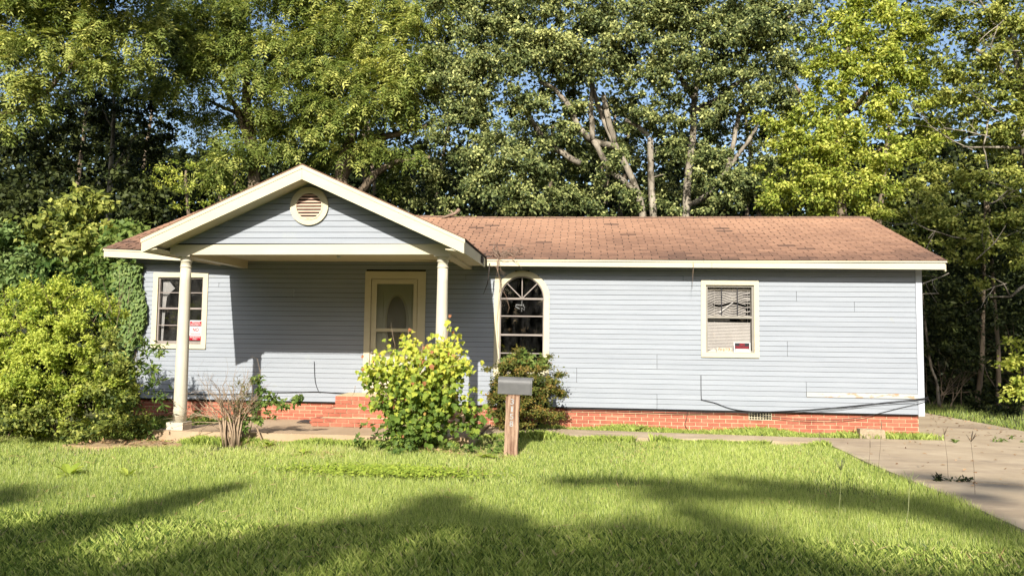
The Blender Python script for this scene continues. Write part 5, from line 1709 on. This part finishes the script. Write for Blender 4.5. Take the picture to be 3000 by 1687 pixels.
tp = tree('oak_tree', 'tall oak with an upright pale trunk beside the broken snag', (3.45, 10.2, 0),
          [([(3.3, 10.2, 0), (3.35, 10.2, 3), at(2010, 640, 10.2), at(2015, 520, 10.2), at(2030, 400, 10.2), at(2035, 280, 10.2), at(2060, 140, 10.2), at(2080, 20, 10.2)], .17, .07)],
          [([at(2030, 330, 10), at(2110, 290, 9.8), at(2150, 250, 9.6), at(2230, 205, 9.6)], .13, .06), ([at(2035, 290, 10), at(1990, 220, 10), at(1930, 160, 9.8)], .10, .04), ([at(2025, 600, 10.2), at(2090, 560, 9.8), at(2130, 500, 9.6), at(2165, 340, 9.8), at(2195, 240, 9.8)], .10, .06),
           ([at(2075, 180, 10.2), at(2200, 150, 9.8), at(2290, 80, 9.6), at(2330, 25, 9.6)], .09, .06), ([at(2130, 500, 9.6), at(2200, 400, 9.4), at(2240, 330, 9.4)], .08, .04)], M['barklight'])
crown('crown', LB((1700, 60, 9.2, 1.2), (1800, 110, 9, 1.2), (1890, 40, 9.4, 1.3), (1755, 200, 9, .85), (1890, 180, 9, 1.1), (1990, 110, 9.2, 1.3), (2085, 50, 9.4, 1.3), (1860, 260, 9.2, .8), (2000, 215, 9, .9), (2120, 170, 9, 1.2), (2205, 100, 9.2, 1.2), (2250, 225, 9, 1.0), (2150, 300, 9.4, .6), (2090, 505, 8.6, .8), (2170, 545, 8.4, .8), (2060, 460, 9.2, .5), (2220, 480, 8.8, .8), (1985, 30, 9.6, 1.2), (2290, 50, 9.4, 1.1), (1770, 545, 9.6, .7), (1690, 330, 9.6, .6), (2300, 310, 9.4, .8), (1950, 330, 9.8, .7), (2130, 600, 8.6, .6), (2250, 590, 8.8, .7), (1880, 380, 10.2, .6), (2280, 400, 9.2, .7), (1940, 560, 10.6, .6), (1830, 450, 10.6, .7), (1960, 450, 11, .8), (1820, 330, 10.4, .7), (2080, 380, 10.8, .7), (2200, 390, 10.4, .7), (1760, 420, 11, .8), (1900, 600, 11, .6), (2040, 580, 11, .6), (2330, 170, 9.8, .8), (1680, 180, 9.6, .9), (1850, 585, 8.6, .42), (1800, 470, 8.8, .4), (1965, 430, 9, .45), (1880, 330, 9, .45), (1960, 600, 8.8, .35), (1760, 600, 8.6, .45), (2080, 330, 9.2, .5)),
      M['lf_oak'], tp, dens=560, leaf=(.11, .064), per=15, sub=(.24, .46), droop=.1, up=.35, tone0=.48)

sn = tree('tree_snag', 'broken white barked snag standing behind the roof ridge', (2.6, 9.4, 0),
          [([(2.75, 9.4, 0), at(1915, 640, 9.4), at(1908, 540, 9.4), at(1905, 405, 9.4)], .13, .095)],
          [([at(1900, 400, 9.4), at(1870, 370, 9.3), at(1832, 352, 9.2)], .08, .06), ([at(1908, 480, 9.4), at(1925, 430, 9.4)], .02, .01), ([at(1912, 520, 9.4), at(1950, 510, 9.3)], .02, .01)], M['barklight'])

# lime green tree right of centre
tp = tree('elm_tree', 'bright lime leaved elm rising behind the right end of the roof', (7.6, 8, 0),
          [([(7.6, 8, 0), (7.5, 8, 4), at(2460, 430, 8), at(2480, 200, 8), at(2490, 60, 8)], .22, .06)],
          [([at(2470, 420, 8), at(2380, 330, 7.6), at(2330, 250, 7.4)], .08, .03), ([at(2480, 330, 8), at(2600, 220, 7.6), at(2680, 120, 7.6)], .09, .03), ([at(2470, 480, 8), at(2330, 500, 7.2)], .07, .02), ([at(2480, 470, 8), at(2640, 420, 7.4)], .08, .03)], M['bark'])
crown('crown', LB((2440, 130, 7.4, .95), (2545, 90, 7.6, 1.0), (2650, 120, 7.6, 1.0), (2400, 225, 7.2, .8), (2515, 190, 7.2, .9), (2630, 215, 7.2, .9), (2370, 320, 7.2, .75), (2450, 330, 7, .9), (2560, 310, 7, .9), (2680, 315, 7.2, .85), (2310, 400, 7, .75), (2420, 430, 6.8, .9), (2540, 430, 6.8, .9), (2650, 430, 7, .85), (2300, 530, 6.8, .7), (2400, 545, 6.6, .75), (2500, 545, 6.6, .8), (2600, 540, 6.8, .8), (2350, 470, 6.8, .6), (2730, 400, 7.4, .7), (2270, 590, 7, .55), (2700, 230, 7.6, .6), (2560, 30, 8, .9), (2400, 610, 7.0, .5), (2520, 620, 6.8, .55)),
      M['lf_lime'], tp, dens=600, leaf=(.11, .058), per=17, sub=(.18, .38), droop=.45, up=.5, tone0=.58, flat=.7)

# far right tree with bare branches
tp = tree('vine_draped_tree', 'tree at the far right draped in leaves with bare pale branches showing', (11.5, 6.4, 0),
          [([(11.7, 6.5, 0), at(3030, 800, 6.5), at(3010, 500, 6.5), at(2990, 250, 6.5), at(2960, 60, 6.5)], .22, .07)],
          [([at(3000, 300, 6.3), at(2920, 185, 6), at(2860, 145, 5.8)], .09, .04), ([at(2990, 240, 6.3), at(2990, 160, 6), at(2900, 60, 5.9), at(2870, 0, 5.9)], .05, .02), ([at(3030, 430, 6), at(2940, 432, 5.7), at(2820, 430, 5.6)], .05, .02),
           ([at(3020, 820, 5.8), at(2960, 870, 5.4), at(2900, 870, 5.3)], .045, .015), ([at(2960, 870, 5.4), at(2940, 830, 5.3), at(2880, 800, 5.2)], .02, .008), ([at(2900, 340, 5.8), at(2880, 430, 5.6), at(2900, 520, 5.6)], .025, .01), ([at(2840, 80, 5.9), at(2900, 110, 5.9), at(2960, 30, 5.9)], .03, .012)], M['barklight'])
crown('crown', LB((2800, 50, 6.2, .95), (2900, 95, 6, .9), (2985, 45, 6, 1.0), (2850, 215, 6, .8), (2950, 250, 5.8, .85), (2790, 300, 6, .7), (2900, 345, 5.9, .75), (2985, 390, 5.8, .8), (2760, 490, 6.2, .75), (2850, 520, 6, .6), (2960, 560, 5.8, .75), (2720, 600, 6.2, .65), (2800, 640, 5.8, .75), (2900, 690, 5.8, .7), (2985, 660, 5.6, .8), (2960, 760, 5.6, .55), (2830, 740, 5.8, .65), (2760, 720, 6, .6), (3060, 200, 6, 1.0), (3060, 500, 5.8, 1.0), (2700, 540, 6.4, .5), (2850, 830, 6, .45), (2940, 430, 6.2, .6), (3070, 720, 5.6, .8), (2620, 640, 6.6, .6), (2690, 690, 6.3, .55)),
      M['lf_mid'], tp, dens=600, leaf=(.105, .056), per=16, sub=(.20, .38), droop=.35, up=.55, tone0=.55, flat=.5)
random.seed(77)
for px, py in ((2870, 20), (2940, 60), (2900, 400), (2850, 440), (2890, 600), (2820, 620), (2780, 800), (2860, 760), (2950, 830), (2990, 150), (2750, 860), (2830, 700), (2930, 330)):
    bt = MB()
    twigs(bt, at(px, py, 5.1 + random.uniform(0, .3)), (random.uniform(-1, .4), random.uniform(-.4, .2), random.uniform(-.7, .5)), random.uniform(.7, 1.3), .016, 2, spread=.6)
    bt.obj('bare_twig', M['barklight'], tp)

# thin grey tree at left
tp = tree('slender_tree', 'slender grey trunk with sparse small leaves left of the porch roof', (-16.6, 11, 0),
          [([(-16.5, 11, 0), at(322, 560, 11), at(330, 420, 11), at(335, 280, 11)], .13, .05)],
          [([at(325, 520, 11), at(365, 440, 10.8), at(410, 385, 10.6)], .05, .02), ([at(330, 380, 11), at(300, 320, 10.8)], .04, .015), ([at(330, 500, 11), at(370, 480, 10.6), at(385, 400, 10.5)], .04, .015)], M['barklight'])
crown('crown', LB((200, 330, 11, 1.0), (330, 300, 11.4, 1.1), (440, 330, 11, .95), (400, 430, 10.8, .7), (270, 440, 11.4, .8), (470, 420, 10.6, .6), (120, 390, 11, .9), (60, 440, 10.6, .9), (30, 560, 10.4, .8), (420, 520, 10.8, .6), (180, 500, 11.2, .7), (500, 360, 11, .5)),
      M['lf_dark'], tp, dens=300, leaf=(.13, .065), per=12, sub=(.25, .45), tone0=.75)

tp = tree('young_elm', 'small bright yellow green tree left of the porch roof peak', (-10.6, 7, 0),
          [([(-10.6, 7, 0), at(550, 600, 7), at(545, 500, 7)], .08, .03)], None, M['bark'])
crown('crown', LB((500, 480, 7, .5), (550, 505, 6.8, .55), (590, 560, 6.8, .55), (520, 570, 6.6, .6), (470, 545, 7, .45), (455, 620, 6.6, .55), (560, 610, 6.6, .5)),
      M['lf_lime'], tp, dens=240, leaf=(.095, .042), per=14, sub=(.18, .34), tone0=.5, flat=.5)

# broad-leaved undergrowth left of the house, separate shrubs
ug = [((-12.2, 3.2), [(220, 640, 3.2, .75), (290, 620, 3.2, .6), (160, 700, 3, .7), (250, 720, 2.8, .75)], 'tall leafy shrub behind the large left bush, topmost of the undergrowth', 'lf_mid', .5),
      ((-10.4, 2.2), [(380, 700, 2.4, .55), (330, 760, 2.2, .65), (400, 800, 1.8, .5), (300, 830, 1.8, .6), (420, 660, 2.8, .4)], 'broad leaved shrub tucked against the left end of the house', 'lf_vine', .5),
      ((-13.4, 3.0), [(60, 720, 3, .75), (30, 800, 2.6, .8), (110, 790, 2.4, .7), (-60, 720, 3, .9), (60, 880, 2, .7)], 'pale green shrub at the left edge of the picture above the large bush', 'lf_ivy', .55),
      ((-11.0, 1.6), [(200, 830, 1.8, .65), (150, 880, 1.4, .6), (250, 880, 1.2, .6), (330, 900, 1.0, .5), (380, 860, .9, .45)], 'leafy vine covered shrub directly behind the large left bush', 'lf_vine', .2),
      ((-13.2, 5.0), [(350, 560, 5.4, .7), (420, 590, 5, .6), (240, 570, 5.6, .7), (120, 620, 5, .8), (20, 640, 4.6, .9), (460, 640, 4.4, .4)], 'dark shrub in shade below the slender grey tree', 'lf_dark', .8)]
for (x, y), lobes, lab, m, t0 in ug:
    e = shrub('undergrowth_shrub', lab, 'shrub', (x, y, 0), 'undergrowth left of the house')
    crown('foliage', LB(*lobes), M[m], e, dens=340, leaf=(.15, .10), per=24, sub=(.20, .36), droop=.35, up=.45, tone0=t0, wide=.4)
    s_ = MB()
    for k in range(5): twigs(s_, (x + random.uniform(-.4, .4), y, 0), (random.uniform(-.3, .3), 0, 1), 1.6, .02, 1)
    s_.obj('stems', M['bark'], e)

# right-hand woods
for (px, py0, py1, Y, r, lean, lab, bk) in [(2752, 1195, 1040, 6.2, .045, -.25, 'thin pale leaning trunk at the wood edge right of the house', 'barklight'),
                                         (2862, 1200, 900, 6.4, .075, .15, 'dark brown trunk at the wood edge right of the thin pale one', 'bark'),
                                         (2925, 1215, 880, 7.0, .07, -.1, 'dark trunk deeper in the wood near the right edge', 'bark')]:
    b = at(px, py0, Y); b.z = 0
    t_ = at(px, py1, Y)
    tp = tree('woodland_tree', lab, b, [([b, b.lerp(Vector((t_.x + lean, t_.y, t_.z)), .5) + Vector((.05, 0, 0)), (t_.x + lean, t_.y, t_.z), (t_.x + lean * 2, t_.y, t_.z + 3)], r, r * .5)], None, M[bk], 'trees at the right wood edge')
    crown('crown', [((t_.x + lean * 2, t_.y, t_.z + 2.2), .8), ((t_.x + lean * 2 + .5, t_.y - .2, t_.z + 1.4), .6), ((t_.x - .5, t_.y - .2, t_.z + 1.2), .6)], M['lf_dark'], tp, dens=150, leaf=(.12, .055), per=12, sub=(.2, .4), tone0=.6)
for base, lobes, lab, m in [((10.6, 3.8), [(2960, 1060, 3.6, .35), (3000, 1010, 3.4, .4), (2990, 1110, 3.4, .35), (3040, 1060, 3.2, .5), (2975, 1160, 3.2, .25)], 'sunlit lime shrub at the right edge of the picture by the drive', 'lf_lime'),
                            ((9.6, 6.6), [(2730, 900, 6.2, .6), (2790, 950, 6.0, .6), (2760, 1010, 6.2, .5), (2850, 900, 5.9, .55), (2720, 820, 6.2, .6), (2830, 1030, 6.2, .5), (2900, 960, 6.4, .5)], 'shaded twiggy shrub in the wood gap right of the house', 'lf_dark'),
                            ((10.9, 5.6), [(2920, 1150, 5.0, .4), (2970, 1180, 4.6, .4), (3020, 1150, 4.4, .5), (2880, 1185, 5.6, .3)], 'low dark shrub along the verge at the right', 'lf_dark')]:
    e = shrub('woodland_shrub', lab, 'shrub', (*base, 0), 'shrubs at the right wood edge')
    crown('foliage', LB(*lobes), M[m], e, dens=380, leaf=(.11, .055), per=24, sub=(.18, .32), tone0=.6)
    s_ = MB()
    for k in range(7): twigs(s_, (base[0] + random.uniform(-.5, .5), base[1], 0), (random.uniform(-.5, .5), random.uniform(-.4, .1), 1), 1.3, .014, 2)
    s_.obj('stems', M['bark'], e)

# deep wood behind everything, one mass
n = 145000
X = RNG.uniform(-34, 25, n); Yv = RNG.uniform(12.5, 21, n)
Z = 20 * RNG.random(n) ** 1.1
gap = np.sin(X * .9 + Z * .6 + 1) + np.sin(Z * 1.5 - X * .7) + np.sin(X * 2.1 - Z * 1.1 + Yv * .3) * .6 + RNG.normal(0, .5, n)
keep = gap > -1.35 + .06 * Z
# the open strip of sky left of the porch gable
keep &= ~((np.abs(X + 15.2 - .25 * (Z - 8) - (Yv - 15) * -.35) < .9 + .25 * np.sin(Z * 2)) & (Z > 5.4) & (Z < 12) & (RNG.random(n) < .93))
C = np.stack([X, Yv, Z], 1)[keep]
n = len(C)
N = norm(np.array([0, -.4, .6]) + RNG.normal(0, .6, (n, 3)))
T = norm(RNG.normal(0, 1, (n, 3)) + np.array([0, 0, -.4])); T = norm(T - N * np.sum(T * N, 1, keepdims=True))
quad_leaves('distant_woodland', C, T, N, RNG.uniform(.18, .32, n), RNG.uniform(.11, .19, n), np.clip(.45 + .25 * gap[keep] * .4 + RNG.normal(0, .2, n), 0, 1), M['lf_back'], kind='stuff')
def leaf_wall(name, n, x0, x1, y0, y1, zmax, zpow, size, m, tone, label=None):
    X = RNG.uniform(x0, x1, n); Yv = RNG.uniform(y0, y1, n); Z = zmax * RNG.random(n) ** zpow
    top = zmax * (.72 + .14 * vnoise(X, Yv * .2, .8, 5))
    k = Z < top
    C = np.stack([X, Yv, Z], 1)[k]; n = len(C)
    N = norm(np.array([0, -.4 if y0 > 0 else .4, .6]) + RNG.normal(0, .6, (n, 3)))
    T = norm(RNG.normal(0, 1, (n, 3)) + np.array([0, 0, -.4])); T = norm(T - N * np.sum(T * N, 1, keepdims=True))
    quad_leaves(name, C, T, N, size * RNG.uniform(.7, 1.3, n), size * .6 * RNG.uniform(.7, 1.3, n), tone + RNG.normal(0, .2, n), m, kind='stuff')


leaf_wall('wood_interior', 85000, -38, 28, 20, 26, 15, 1.15, .58, M['lf_dark'], .40)  # near-black backing: shade between the trees put into the leaf colour
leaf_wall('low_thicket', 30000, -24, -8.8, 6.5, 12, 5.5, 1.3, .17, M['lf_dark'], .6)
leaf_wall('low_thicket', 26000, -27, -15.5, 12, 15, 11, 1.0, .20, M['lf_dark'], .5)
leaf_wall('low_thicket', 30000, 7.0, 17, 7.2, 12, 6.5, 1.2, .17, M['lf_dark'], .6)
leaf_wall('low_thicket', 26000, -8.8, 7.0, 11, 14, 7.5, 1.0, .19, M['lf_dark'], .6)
leaf_wall('street_woodland', 52000, -45, 45, -47, -40, 17, 1.0, .8, M['lf_back'], .4)
dt = MB()
random.seed(9)
for k in range(22):
    x = random.uniform(-32, 24); y = random.uniform(15, 20)
    dt.tube([Vector((x, y, 0)), Vector((x + random.uniform(-.4, .4), y, 5)), Vector((x + random.uniform(-.8, .8), y, 11))], [.16, .12, .06], 6)
dt.obj('distant_trunks', M['bark'], kind='stuff')

# trees across the street behind the photographer: they shade the near lawn and the drive
SX, SY = SUN_DIR.x / -SUN_DIR.z, SUN_DIR.y / -SUN_DIR.z


def over(gx, gy, rx, ry, h):
    return ((gx - SX * h, gy - SY * h, h), rx, ry)


SHADE = [
    ('street_tree', 'tree across the street left of the camera', 11,
     [(-4.25, -7.6, .40, .7), (-4.05, -6.9, .34, .5), (-3.9, -6.25, .24, .42), (-3.75, -5.8, .12, .25), (-4.7, -8.3, .7, .7), (-5.8, -6.75, .5, .6), (-6.4, -7.7, .8, .8), (-5.3, -9.0, .9, .7), (-7.4, -8.8, 1, .8), (-3.9, -8.9, .7, .6)]),
    ('street_tree', 'tree across the street behind the camera', 14,
     [(-1.40, -6.15, .36, .36), (-1.25, -6.75, .62, .5), (-1.75, -7.4, .8, .6), (-2.4, -8.2, .9, .6), (-.75, -7.0, .5, .5), (-.45, -7.5, .45, .5), (-.7, -8.2, .9, .6), (-3.0, -8.9, .8, .5), (-1.7, -9.1, .9, .5), (.3, -8.6, .7, .4)]),
    ('street_tree', 'tall tree across the street right of the camera', 20,
     [(-.05, -4.95, .4, .22), (.45, -4.78, .55, .30), (1.05, -4.95, .5, .32), (1.5, -5.4, .45, .4), (1.95, -4.55, .45, .28), (2.5, -4.75, .5, .38), (3.05, -5.05, .5, .5), (3.5, -5.6, .45, .55), (3.75, -6.3, .4, .55), (2.2, -5.3, .45, .4), (2.75, -5.6, .4, .4),
      (.50, -7.05, .5, .4), (1.05, -7.45, .55, .45), (1.6, -7.9, .65, .4), (2.3, -8.25, .7, .4), (3.1, -8.15, .7, .45), (.9, -8.4, .8, .45), (1.1, -6.35, .3, .35), (.9, -5.6, .35, .3), (3.7, -7.5, .4, .5), (-.1, -8.0, .5, .4), (.4, -7.9, .6, .4), (1.6, -8.7, .8, .4), (2.9, -8.7, .9, .4), (1.35, -6.9, .35, .35),
      (4.25, -4.0, .4, .2), (4.9, -4.4, .5, .25), (4.3, -5.1, .35, .25), (5.6, -4.7, .45, .22), (6.4, -3.9, .5, .22), (5.2, -6.6, .6, .4), (6.6, -5.6, .5, .4)]),
]
for nm, lab, h, blobs in SHADE:
    cx_ = sum(b[0] for b in blobs) / len(blobs)
    bx = cx_ - SX * h; by = min(b[1] for b in blobs) - SY * h - .3
    e = tree(nm, lab, (bx, by, 0), [([(bx, by, 0), (bx + .1, by, h * .4), (bx, by, h * .75)], .24, .10)],
             [([(bx, by, h * .55), (b[0] - SX * h, b[1] - SY * h, h)], .07, .02) for b in blobs[:6]], M['bark'], 'trees across the street')
    Cs = []
    for gx_, gy_, rx, ry in blobs:
        hh = h + random.uniform(-.8, .8)
        c, _, _ = over(gx_, gy_, rx, ry, hh)
        k = int(2700 * rx * ry + 80)
        d = rand_dirs(k) * np.abs(RNG.normal(0, .56, k)).clip(0, 1.25)[:, None]
        Cs.append(np.array(c) + d * np.array([rx, ry * .5, ry * .56]))
    # the lower, inner crown; its shade falls nearer the street, out of the picture
    k = 2600
    q = np.stack([RNG.normal(bx, 1.5, k), RNG.normal(by - .8, .9, k), RNG.uniform(h * .35, h * .78, k)], 1)
    Cs.append(q[(q[:, 1] + SY * q[:, 2]) < -9.6])
    C = np.concatenate(Cs); n = len(C)
    N = norm(RNG.normal(0, 1, (n, 3)) + np.array([0, .6, .5])); T = norm(RNG.normal(0, 1, (n, 3)) + np.array([0, 0, -.5])); T = norm(T - N * np.sum(T * N, 1, keepdims=True))
    quad_leaves('crown', C, T, N, RNG.uniform(.10, .20, n), RNG.uniform(.07, .12, n), RNG.uniform(.2, .8, n), M['lf_mid'], e)
# unseen tree added far right, lobes placed to shade the wood by the house
e = tree('street_tree', 'unseen dense tree added far right of the camera to shade the wood', (9.6, -14.5, 0), [([(9.8, -14.5, 0), (9.8, -14.4, 6), (9.7, -14.4, 11)], .3, .12)], None, M['bark'], 'trees across the street')
lobs = []
for gx_, gy_, gz_ in ((9.0, 6, .4), (9.4, 6.2, 1.6), (10.2, 6, .8), (9.2, 6.4, 2.6), (10.4, 6.3, 2.2), (11.2, 6.2, 1.2), (11.6, 6.4, 2.6), (10, 6.6, 3.2), (10.8, 7, 0), (8.0, 6.8, 1.0), (8.1, 7, 2.4), (8.2, 7, 3.8), (9.6, 6.8, 4.4), (11.2, 6.8, 4.0), (12.4, 6.4, 1.6), (12.6, 6.6, 3.2), (8.6, 6.4, .2)):
    hh = 19.5
    lobs.append(((gx_ - SX * (gy_ + 14.5) / SY, -14.5, gz_ + (gy_ + 14.5) / SY), .85))
crown('crown', lobs, M['lf_mid'], e, dens=120, leaf=(.18, .10), per=22, sub=(.3, .5))

# ================================================================== GRASS
def in_poly(px, py, poly):
    inside = np.zeros(len(px), bool)
    j = len(poly) - 1
    for i in range(len(poly)):
        xi, yi = poly[i]; xj, yj = poly[j]
        c = ((yi > py) != (yj > py)) & (px < (xj - xi) * (py - yi) / (yj - yi + 1e-12) + xi)
        inside ^= c
        j = i
    return inside


SLAB = [(-6.62, -2.64), (-1.6, -2.57), (-1.58, 0), (-5.75, 0), (-6.5, -1.9)]
WALK = [(-1.57, -1.33), (1.2, -1.32), (3.98, -1.35), (3.98, -.82), (1.5, -.64), (-1.57, -.38)]
SIDE = [(6.0, -.5), (8.42, -.44), (8.34, 2.2), (8.03, 4.7), (7.4, 6.4), (6.0, 6.6)]
DIRTP = [(-7.45, -3.3), (-6.9, -3.4), (-6.25, -3.18), (-5.95, -2.95), (-6.4, -2.75), (-7.2, -2.75)]


def blades(name, x, y, h, w, tint, lean=.45, z0=None, tri=False):
    n = len(x)
    a = RNG.normal(0, .75, n)
    la = RNG.uniform(0, 6.283, n)
    ln = np.clip(np.abs(RNG.normal(0, lean, n)), 0, .5) * h
    z = (ground_z(x, y) * np.clip((-1.2 - y), 0, 1) - .03) if z0 is None else z0
    B = np.stack([x, y, z], 1)
    S = np.stack([np.cos(a), np.sin(a), np.zeros(n)], 1) * (w / 2)[:, None]
    D = np.stack([np.cos(la) * ln, np.sin(la) * ln, np.zeros(n)], 1)
    Hh = np.stack([np.zeros(n), np.zeros(n), h], 1)
    if tri:
        V = np.stack([B - S, B + S, B + D + Hh * .92], 1).astype(np.float32)
        nv = 3
    else:
        Mi = B + D * .32 + Hh * .58
        V = np.stack([B - S, B + S, Mi + S * .9, B + D * 1.15 + Hh * .92], 1).astype(np.float32)
        nv = 4
    me = bpy.data.meshes.new(name)
    me.vertices.add(nv * n); me.vertices.foreach_set('co', V.ravel())
    me.loops.add(nv * n); me.loops.foreach_set('vertex_index', np.arange(nv * n, dtype=np.int32))
    me.polygons.add(n); me.polygons.foreach_set('loop_start', np.arange(0, nv * n, nv, dtype=np.int32))
    at_ = me.attributes.new('tint', 'FLOAT', 'FACE'); at_.data.foreach_set('value', np.clip(tint, 0, 1).astype(np.float32))
    me.materials.append(M['lf_grass'])
    me.update(calc_edges=True)
    return link(name, me, kind='stuff')


def lawn(x0, x1, y0, y1, n, hh, ww, tri):
    x = RNG.uniform(x0, x1, n); y = RNG.uniform(y0, y1, n)
    edge = vnoise(x, y, 5, 4) * .05
    ok = ~in_poly(x, y, SLAB) & ~in_poly(x, y, WALK) & (x < 4.0 + edge) & ~(in_poly(x, y, DIRTP) & (RNG.random(n) < .85))
    # thin patches near the shrubs
    bald = vnoise(x, y, 2.2, 9) + vnoise(x, y, 6, 10) * .5
    near = np.clip((y + 4.2) / 1.2, 0, 1) * np.clip((-.2 - x) / 1, 0, 1)
    ok &= ~((bald > .55) & (RNG.random(n) < .75 * near)) & ~((bald > 1.05) & (RNG.random(n) < .4))
    x, y, bald, near = x[ok], y[ok], bald[ok], near[ok]
    n = len(x)
    tall = 1 + .25 * vnoise(x, y, 1.7, 21) + .5 * np.clip((x - 3.3) / .7, 0, 1) * np.clip((-2.5 - y) / 1.5, 0, 1)
    h = hh * np.clip(tall, .6, 1.45) * RNG.uniform(.5, 1.35, n)
    t = .42 + .07 * vnoise(x, y, 1.3, 31) + RNG.normal(0, .26, n) + .06 * near
    dry = RNG.random(n) < (.035 + .22 * near * (bald > .1))
    t = np.clip(t, 0, .72)
    t[dry] = RNG.uniform(.85, 1, dry.sum())
    return blades('grass', x, y, h, ww * RNG.uniform(.7, 1.3, n), t, z0=None, tri=tri)


lawn(-7.5, 4.3, -9.7, -7.2, 175000, .080, .0046, False)
lawn(-9.0, 4.3, -7.2, -5.2, 230000, .072, .0056, True)
lawn(-11.5, 4.2, -5.2, -1.3, 240000, .062, .0075, True)
# uncut fringe along the slab and the walk
n = 9000
xs_ = np.concatenate([RNG.uniform(-6.7, -1.6, n), RNG.uniform(-1.6, 4.0, n)])
ys_ = np.concatenate([-2.66 - np.abs(RNG.normal(0, .07, n)), -1.35 - np.abs(RNG.normal(0, .05, n))])
k_ = vnoise(xs_, ys_, 6, 77) > -.5
xs_, ys_ = xs_[k_], ys_[k_]; n = len(xs_)
blades('grass', xs_, ys_, .105 * (1 + .4 * vnoise(xs_, ys_, 5, 78)).clip(.3, 1.9) * RNG.uniform(.5, 1.3, n), .008 * RNG.uniform(.7, 1.3, n), .42 + RNG.normal(0, .16, n))
# strip between walk and wall, verge by the drive, rear left
xs_, ys_ = RNG.uniform(-1.5, 6.3, 22000), RNG.uniform(-.95, .02, 22000)
k_ = ~in_poly(xs_, ys_, WALK) & ~((xs_ > 3.98) & (ys_ < -.47)) & (ys_ > -.95 + .2 * RNG.random(22000)) & ~((xs_ > 5.95) & (RNG.random(22000) < .5 + (xs_ - 5.95) * 1.4))
xs_, ys_ = xs_[k_], ys_[k_]
n = len(xs_)
blades('grass', xs_, ys_, .098 * RNG.uniform(.4, 1.4, n) * (1 + .30 * vnoise(xs_, ys_, 4, 3)).clip(.4, 1.8), .008 * RNG.uniform(.7, 1.3, n), .40 + RNG.normal(0, .16, n), z0=np.full(n, -.012))
xs_ = RNG.uniform(8.1, 11.5, 16000); ys_ = RNG.uniform(-3, 7.2, 16000)
k_ = (xs_ > 8.42 - .12 * np.clip(ys_, 0, 9) * .6 + .2 * RNG.random(16000)) & (RNG.random(16000) < np.exp(-(xs_ - 8.4) / 1.2))
xs_, ys_ = xs_[k_], ys_[k_]
n = len(xs_)
blades('grass', xs_, ys_, .10 * RNG.uniform(.4, 1.4, n), .010 * RNG.uniform(.7, 1.3, n), .35 + RNG.normal(0, .2, n), z0=np.full(n, -.01), tri=True)
xs_ = RNG.uniform(-9, -5.6, 9000); ys_ = RNG.uniform(-2.6, 0, 9000)
k_ = ~in_poly(xs_, ys_, SLAB)
xs_, ys_ = xs_[k_], ys_[k_]; n = len(xs_)
blades('grass', xs_, ys_, .10 * RNG.uniform(.4, 1.4, n), .010 * RNG.uniform(.7, 1.3, n), .25 + RNG.normal(0, .15, n), z0=np.full(n, -.012))

n = 2600
x = RNG.normal(-2.35, .55, n); y = RNG.normal(-4.72, .16, n)
C = np.stack([x, y, np.full(n, .02) + RNG.uniform(0, .03, n)], 1)
N = norm(np.array([0, -.35, 1.0]) + RNG.normal(0, .3, (n, 3))); T = norm(RNG.normal(0, 1, (n, 3)) * np.array([1, 1, .2])); T = norm(T - N * np.sum(T * N, 1, keepdims=True))
quad_leaves('clover', C, T, N, RNG.uniform(.03, .055, n), RNG.uniform(.022, .04, n), RNG.uniform(.25, .7, n), M['lf_privet'], kind='stuff', wide=.6)
# dead thatch showing in the thin spots
n = 5200
x = np.concatenate([RNG.normal(-3.1, .9, n // 2), RNG.uniform(-7.5, 3.5, n // 2)]); y = np.concatenate([RNG.normal(-3.25, .28, n // 2), RNG.uniform(-8.5, -1.6, n // 2)])
k_ = (vnoise(x, y, 2.6, 55) > .25) & ~in_poly(x, y, SLAB) & ~in_poly(x, y, WALK)
x, y = x[k_], y[k_]; n = len(x)
C = np.stack([x, y, RNG.uniform(.01, .045, n)], 1)
N = norm(np.array([0, -.3, 1.0]) + RNG.normal(0, .4, (n, 3))); T = norm(RNG.normal(0, 1, (n, 3)) * np.array([1, 1, .35])); T = norm(T - N * np.sum(T * N, 1, keepdims=True))
quad_leaves('thatch', C, T, N, RNG.uniform(.05, .13, n), RNG.uniform(.004, .008, n), RNG.uniform(.3, 1, n), M['lf_litter'], kind='stuff')
# dry leaves on the side drive, verge and dirt
n = 620
x = np.concatenate([RNG.uniform(6.1, 8.6, 170), RNG.normal(7.6, .9, 250), RNG.uniform(-7.4, -6.0, 120), RNG.uniform(4.3, 8, 80)])
y = np.concatenate([RNG.uniform(-.4, 4.5, 170), RNG.normal(5.9, .7, 250), RNG.uniform(-3.3, -2.75, 120), RNG.uniform(-5, -.6, 80)])
C = np.stack([x, y, np.full(n, .028)], 1)
N = norm(np.array([0, 0, 1.0]) + RNG.normal(0, .3, (n, 3))); T = norm(RNG.normal(0, 1, (n, 3)) * np.array([1, 1, .1])); T = norm(T - N * np.sum(T * N, 1, keepdims=True))
quad_leaves('fallen_leaves', C, T, N, RNG.uniform(.04, .09, n), RNG.uniform(.02, .05, n), RNG.random(n), M['lf_litter'], kind='stuff')
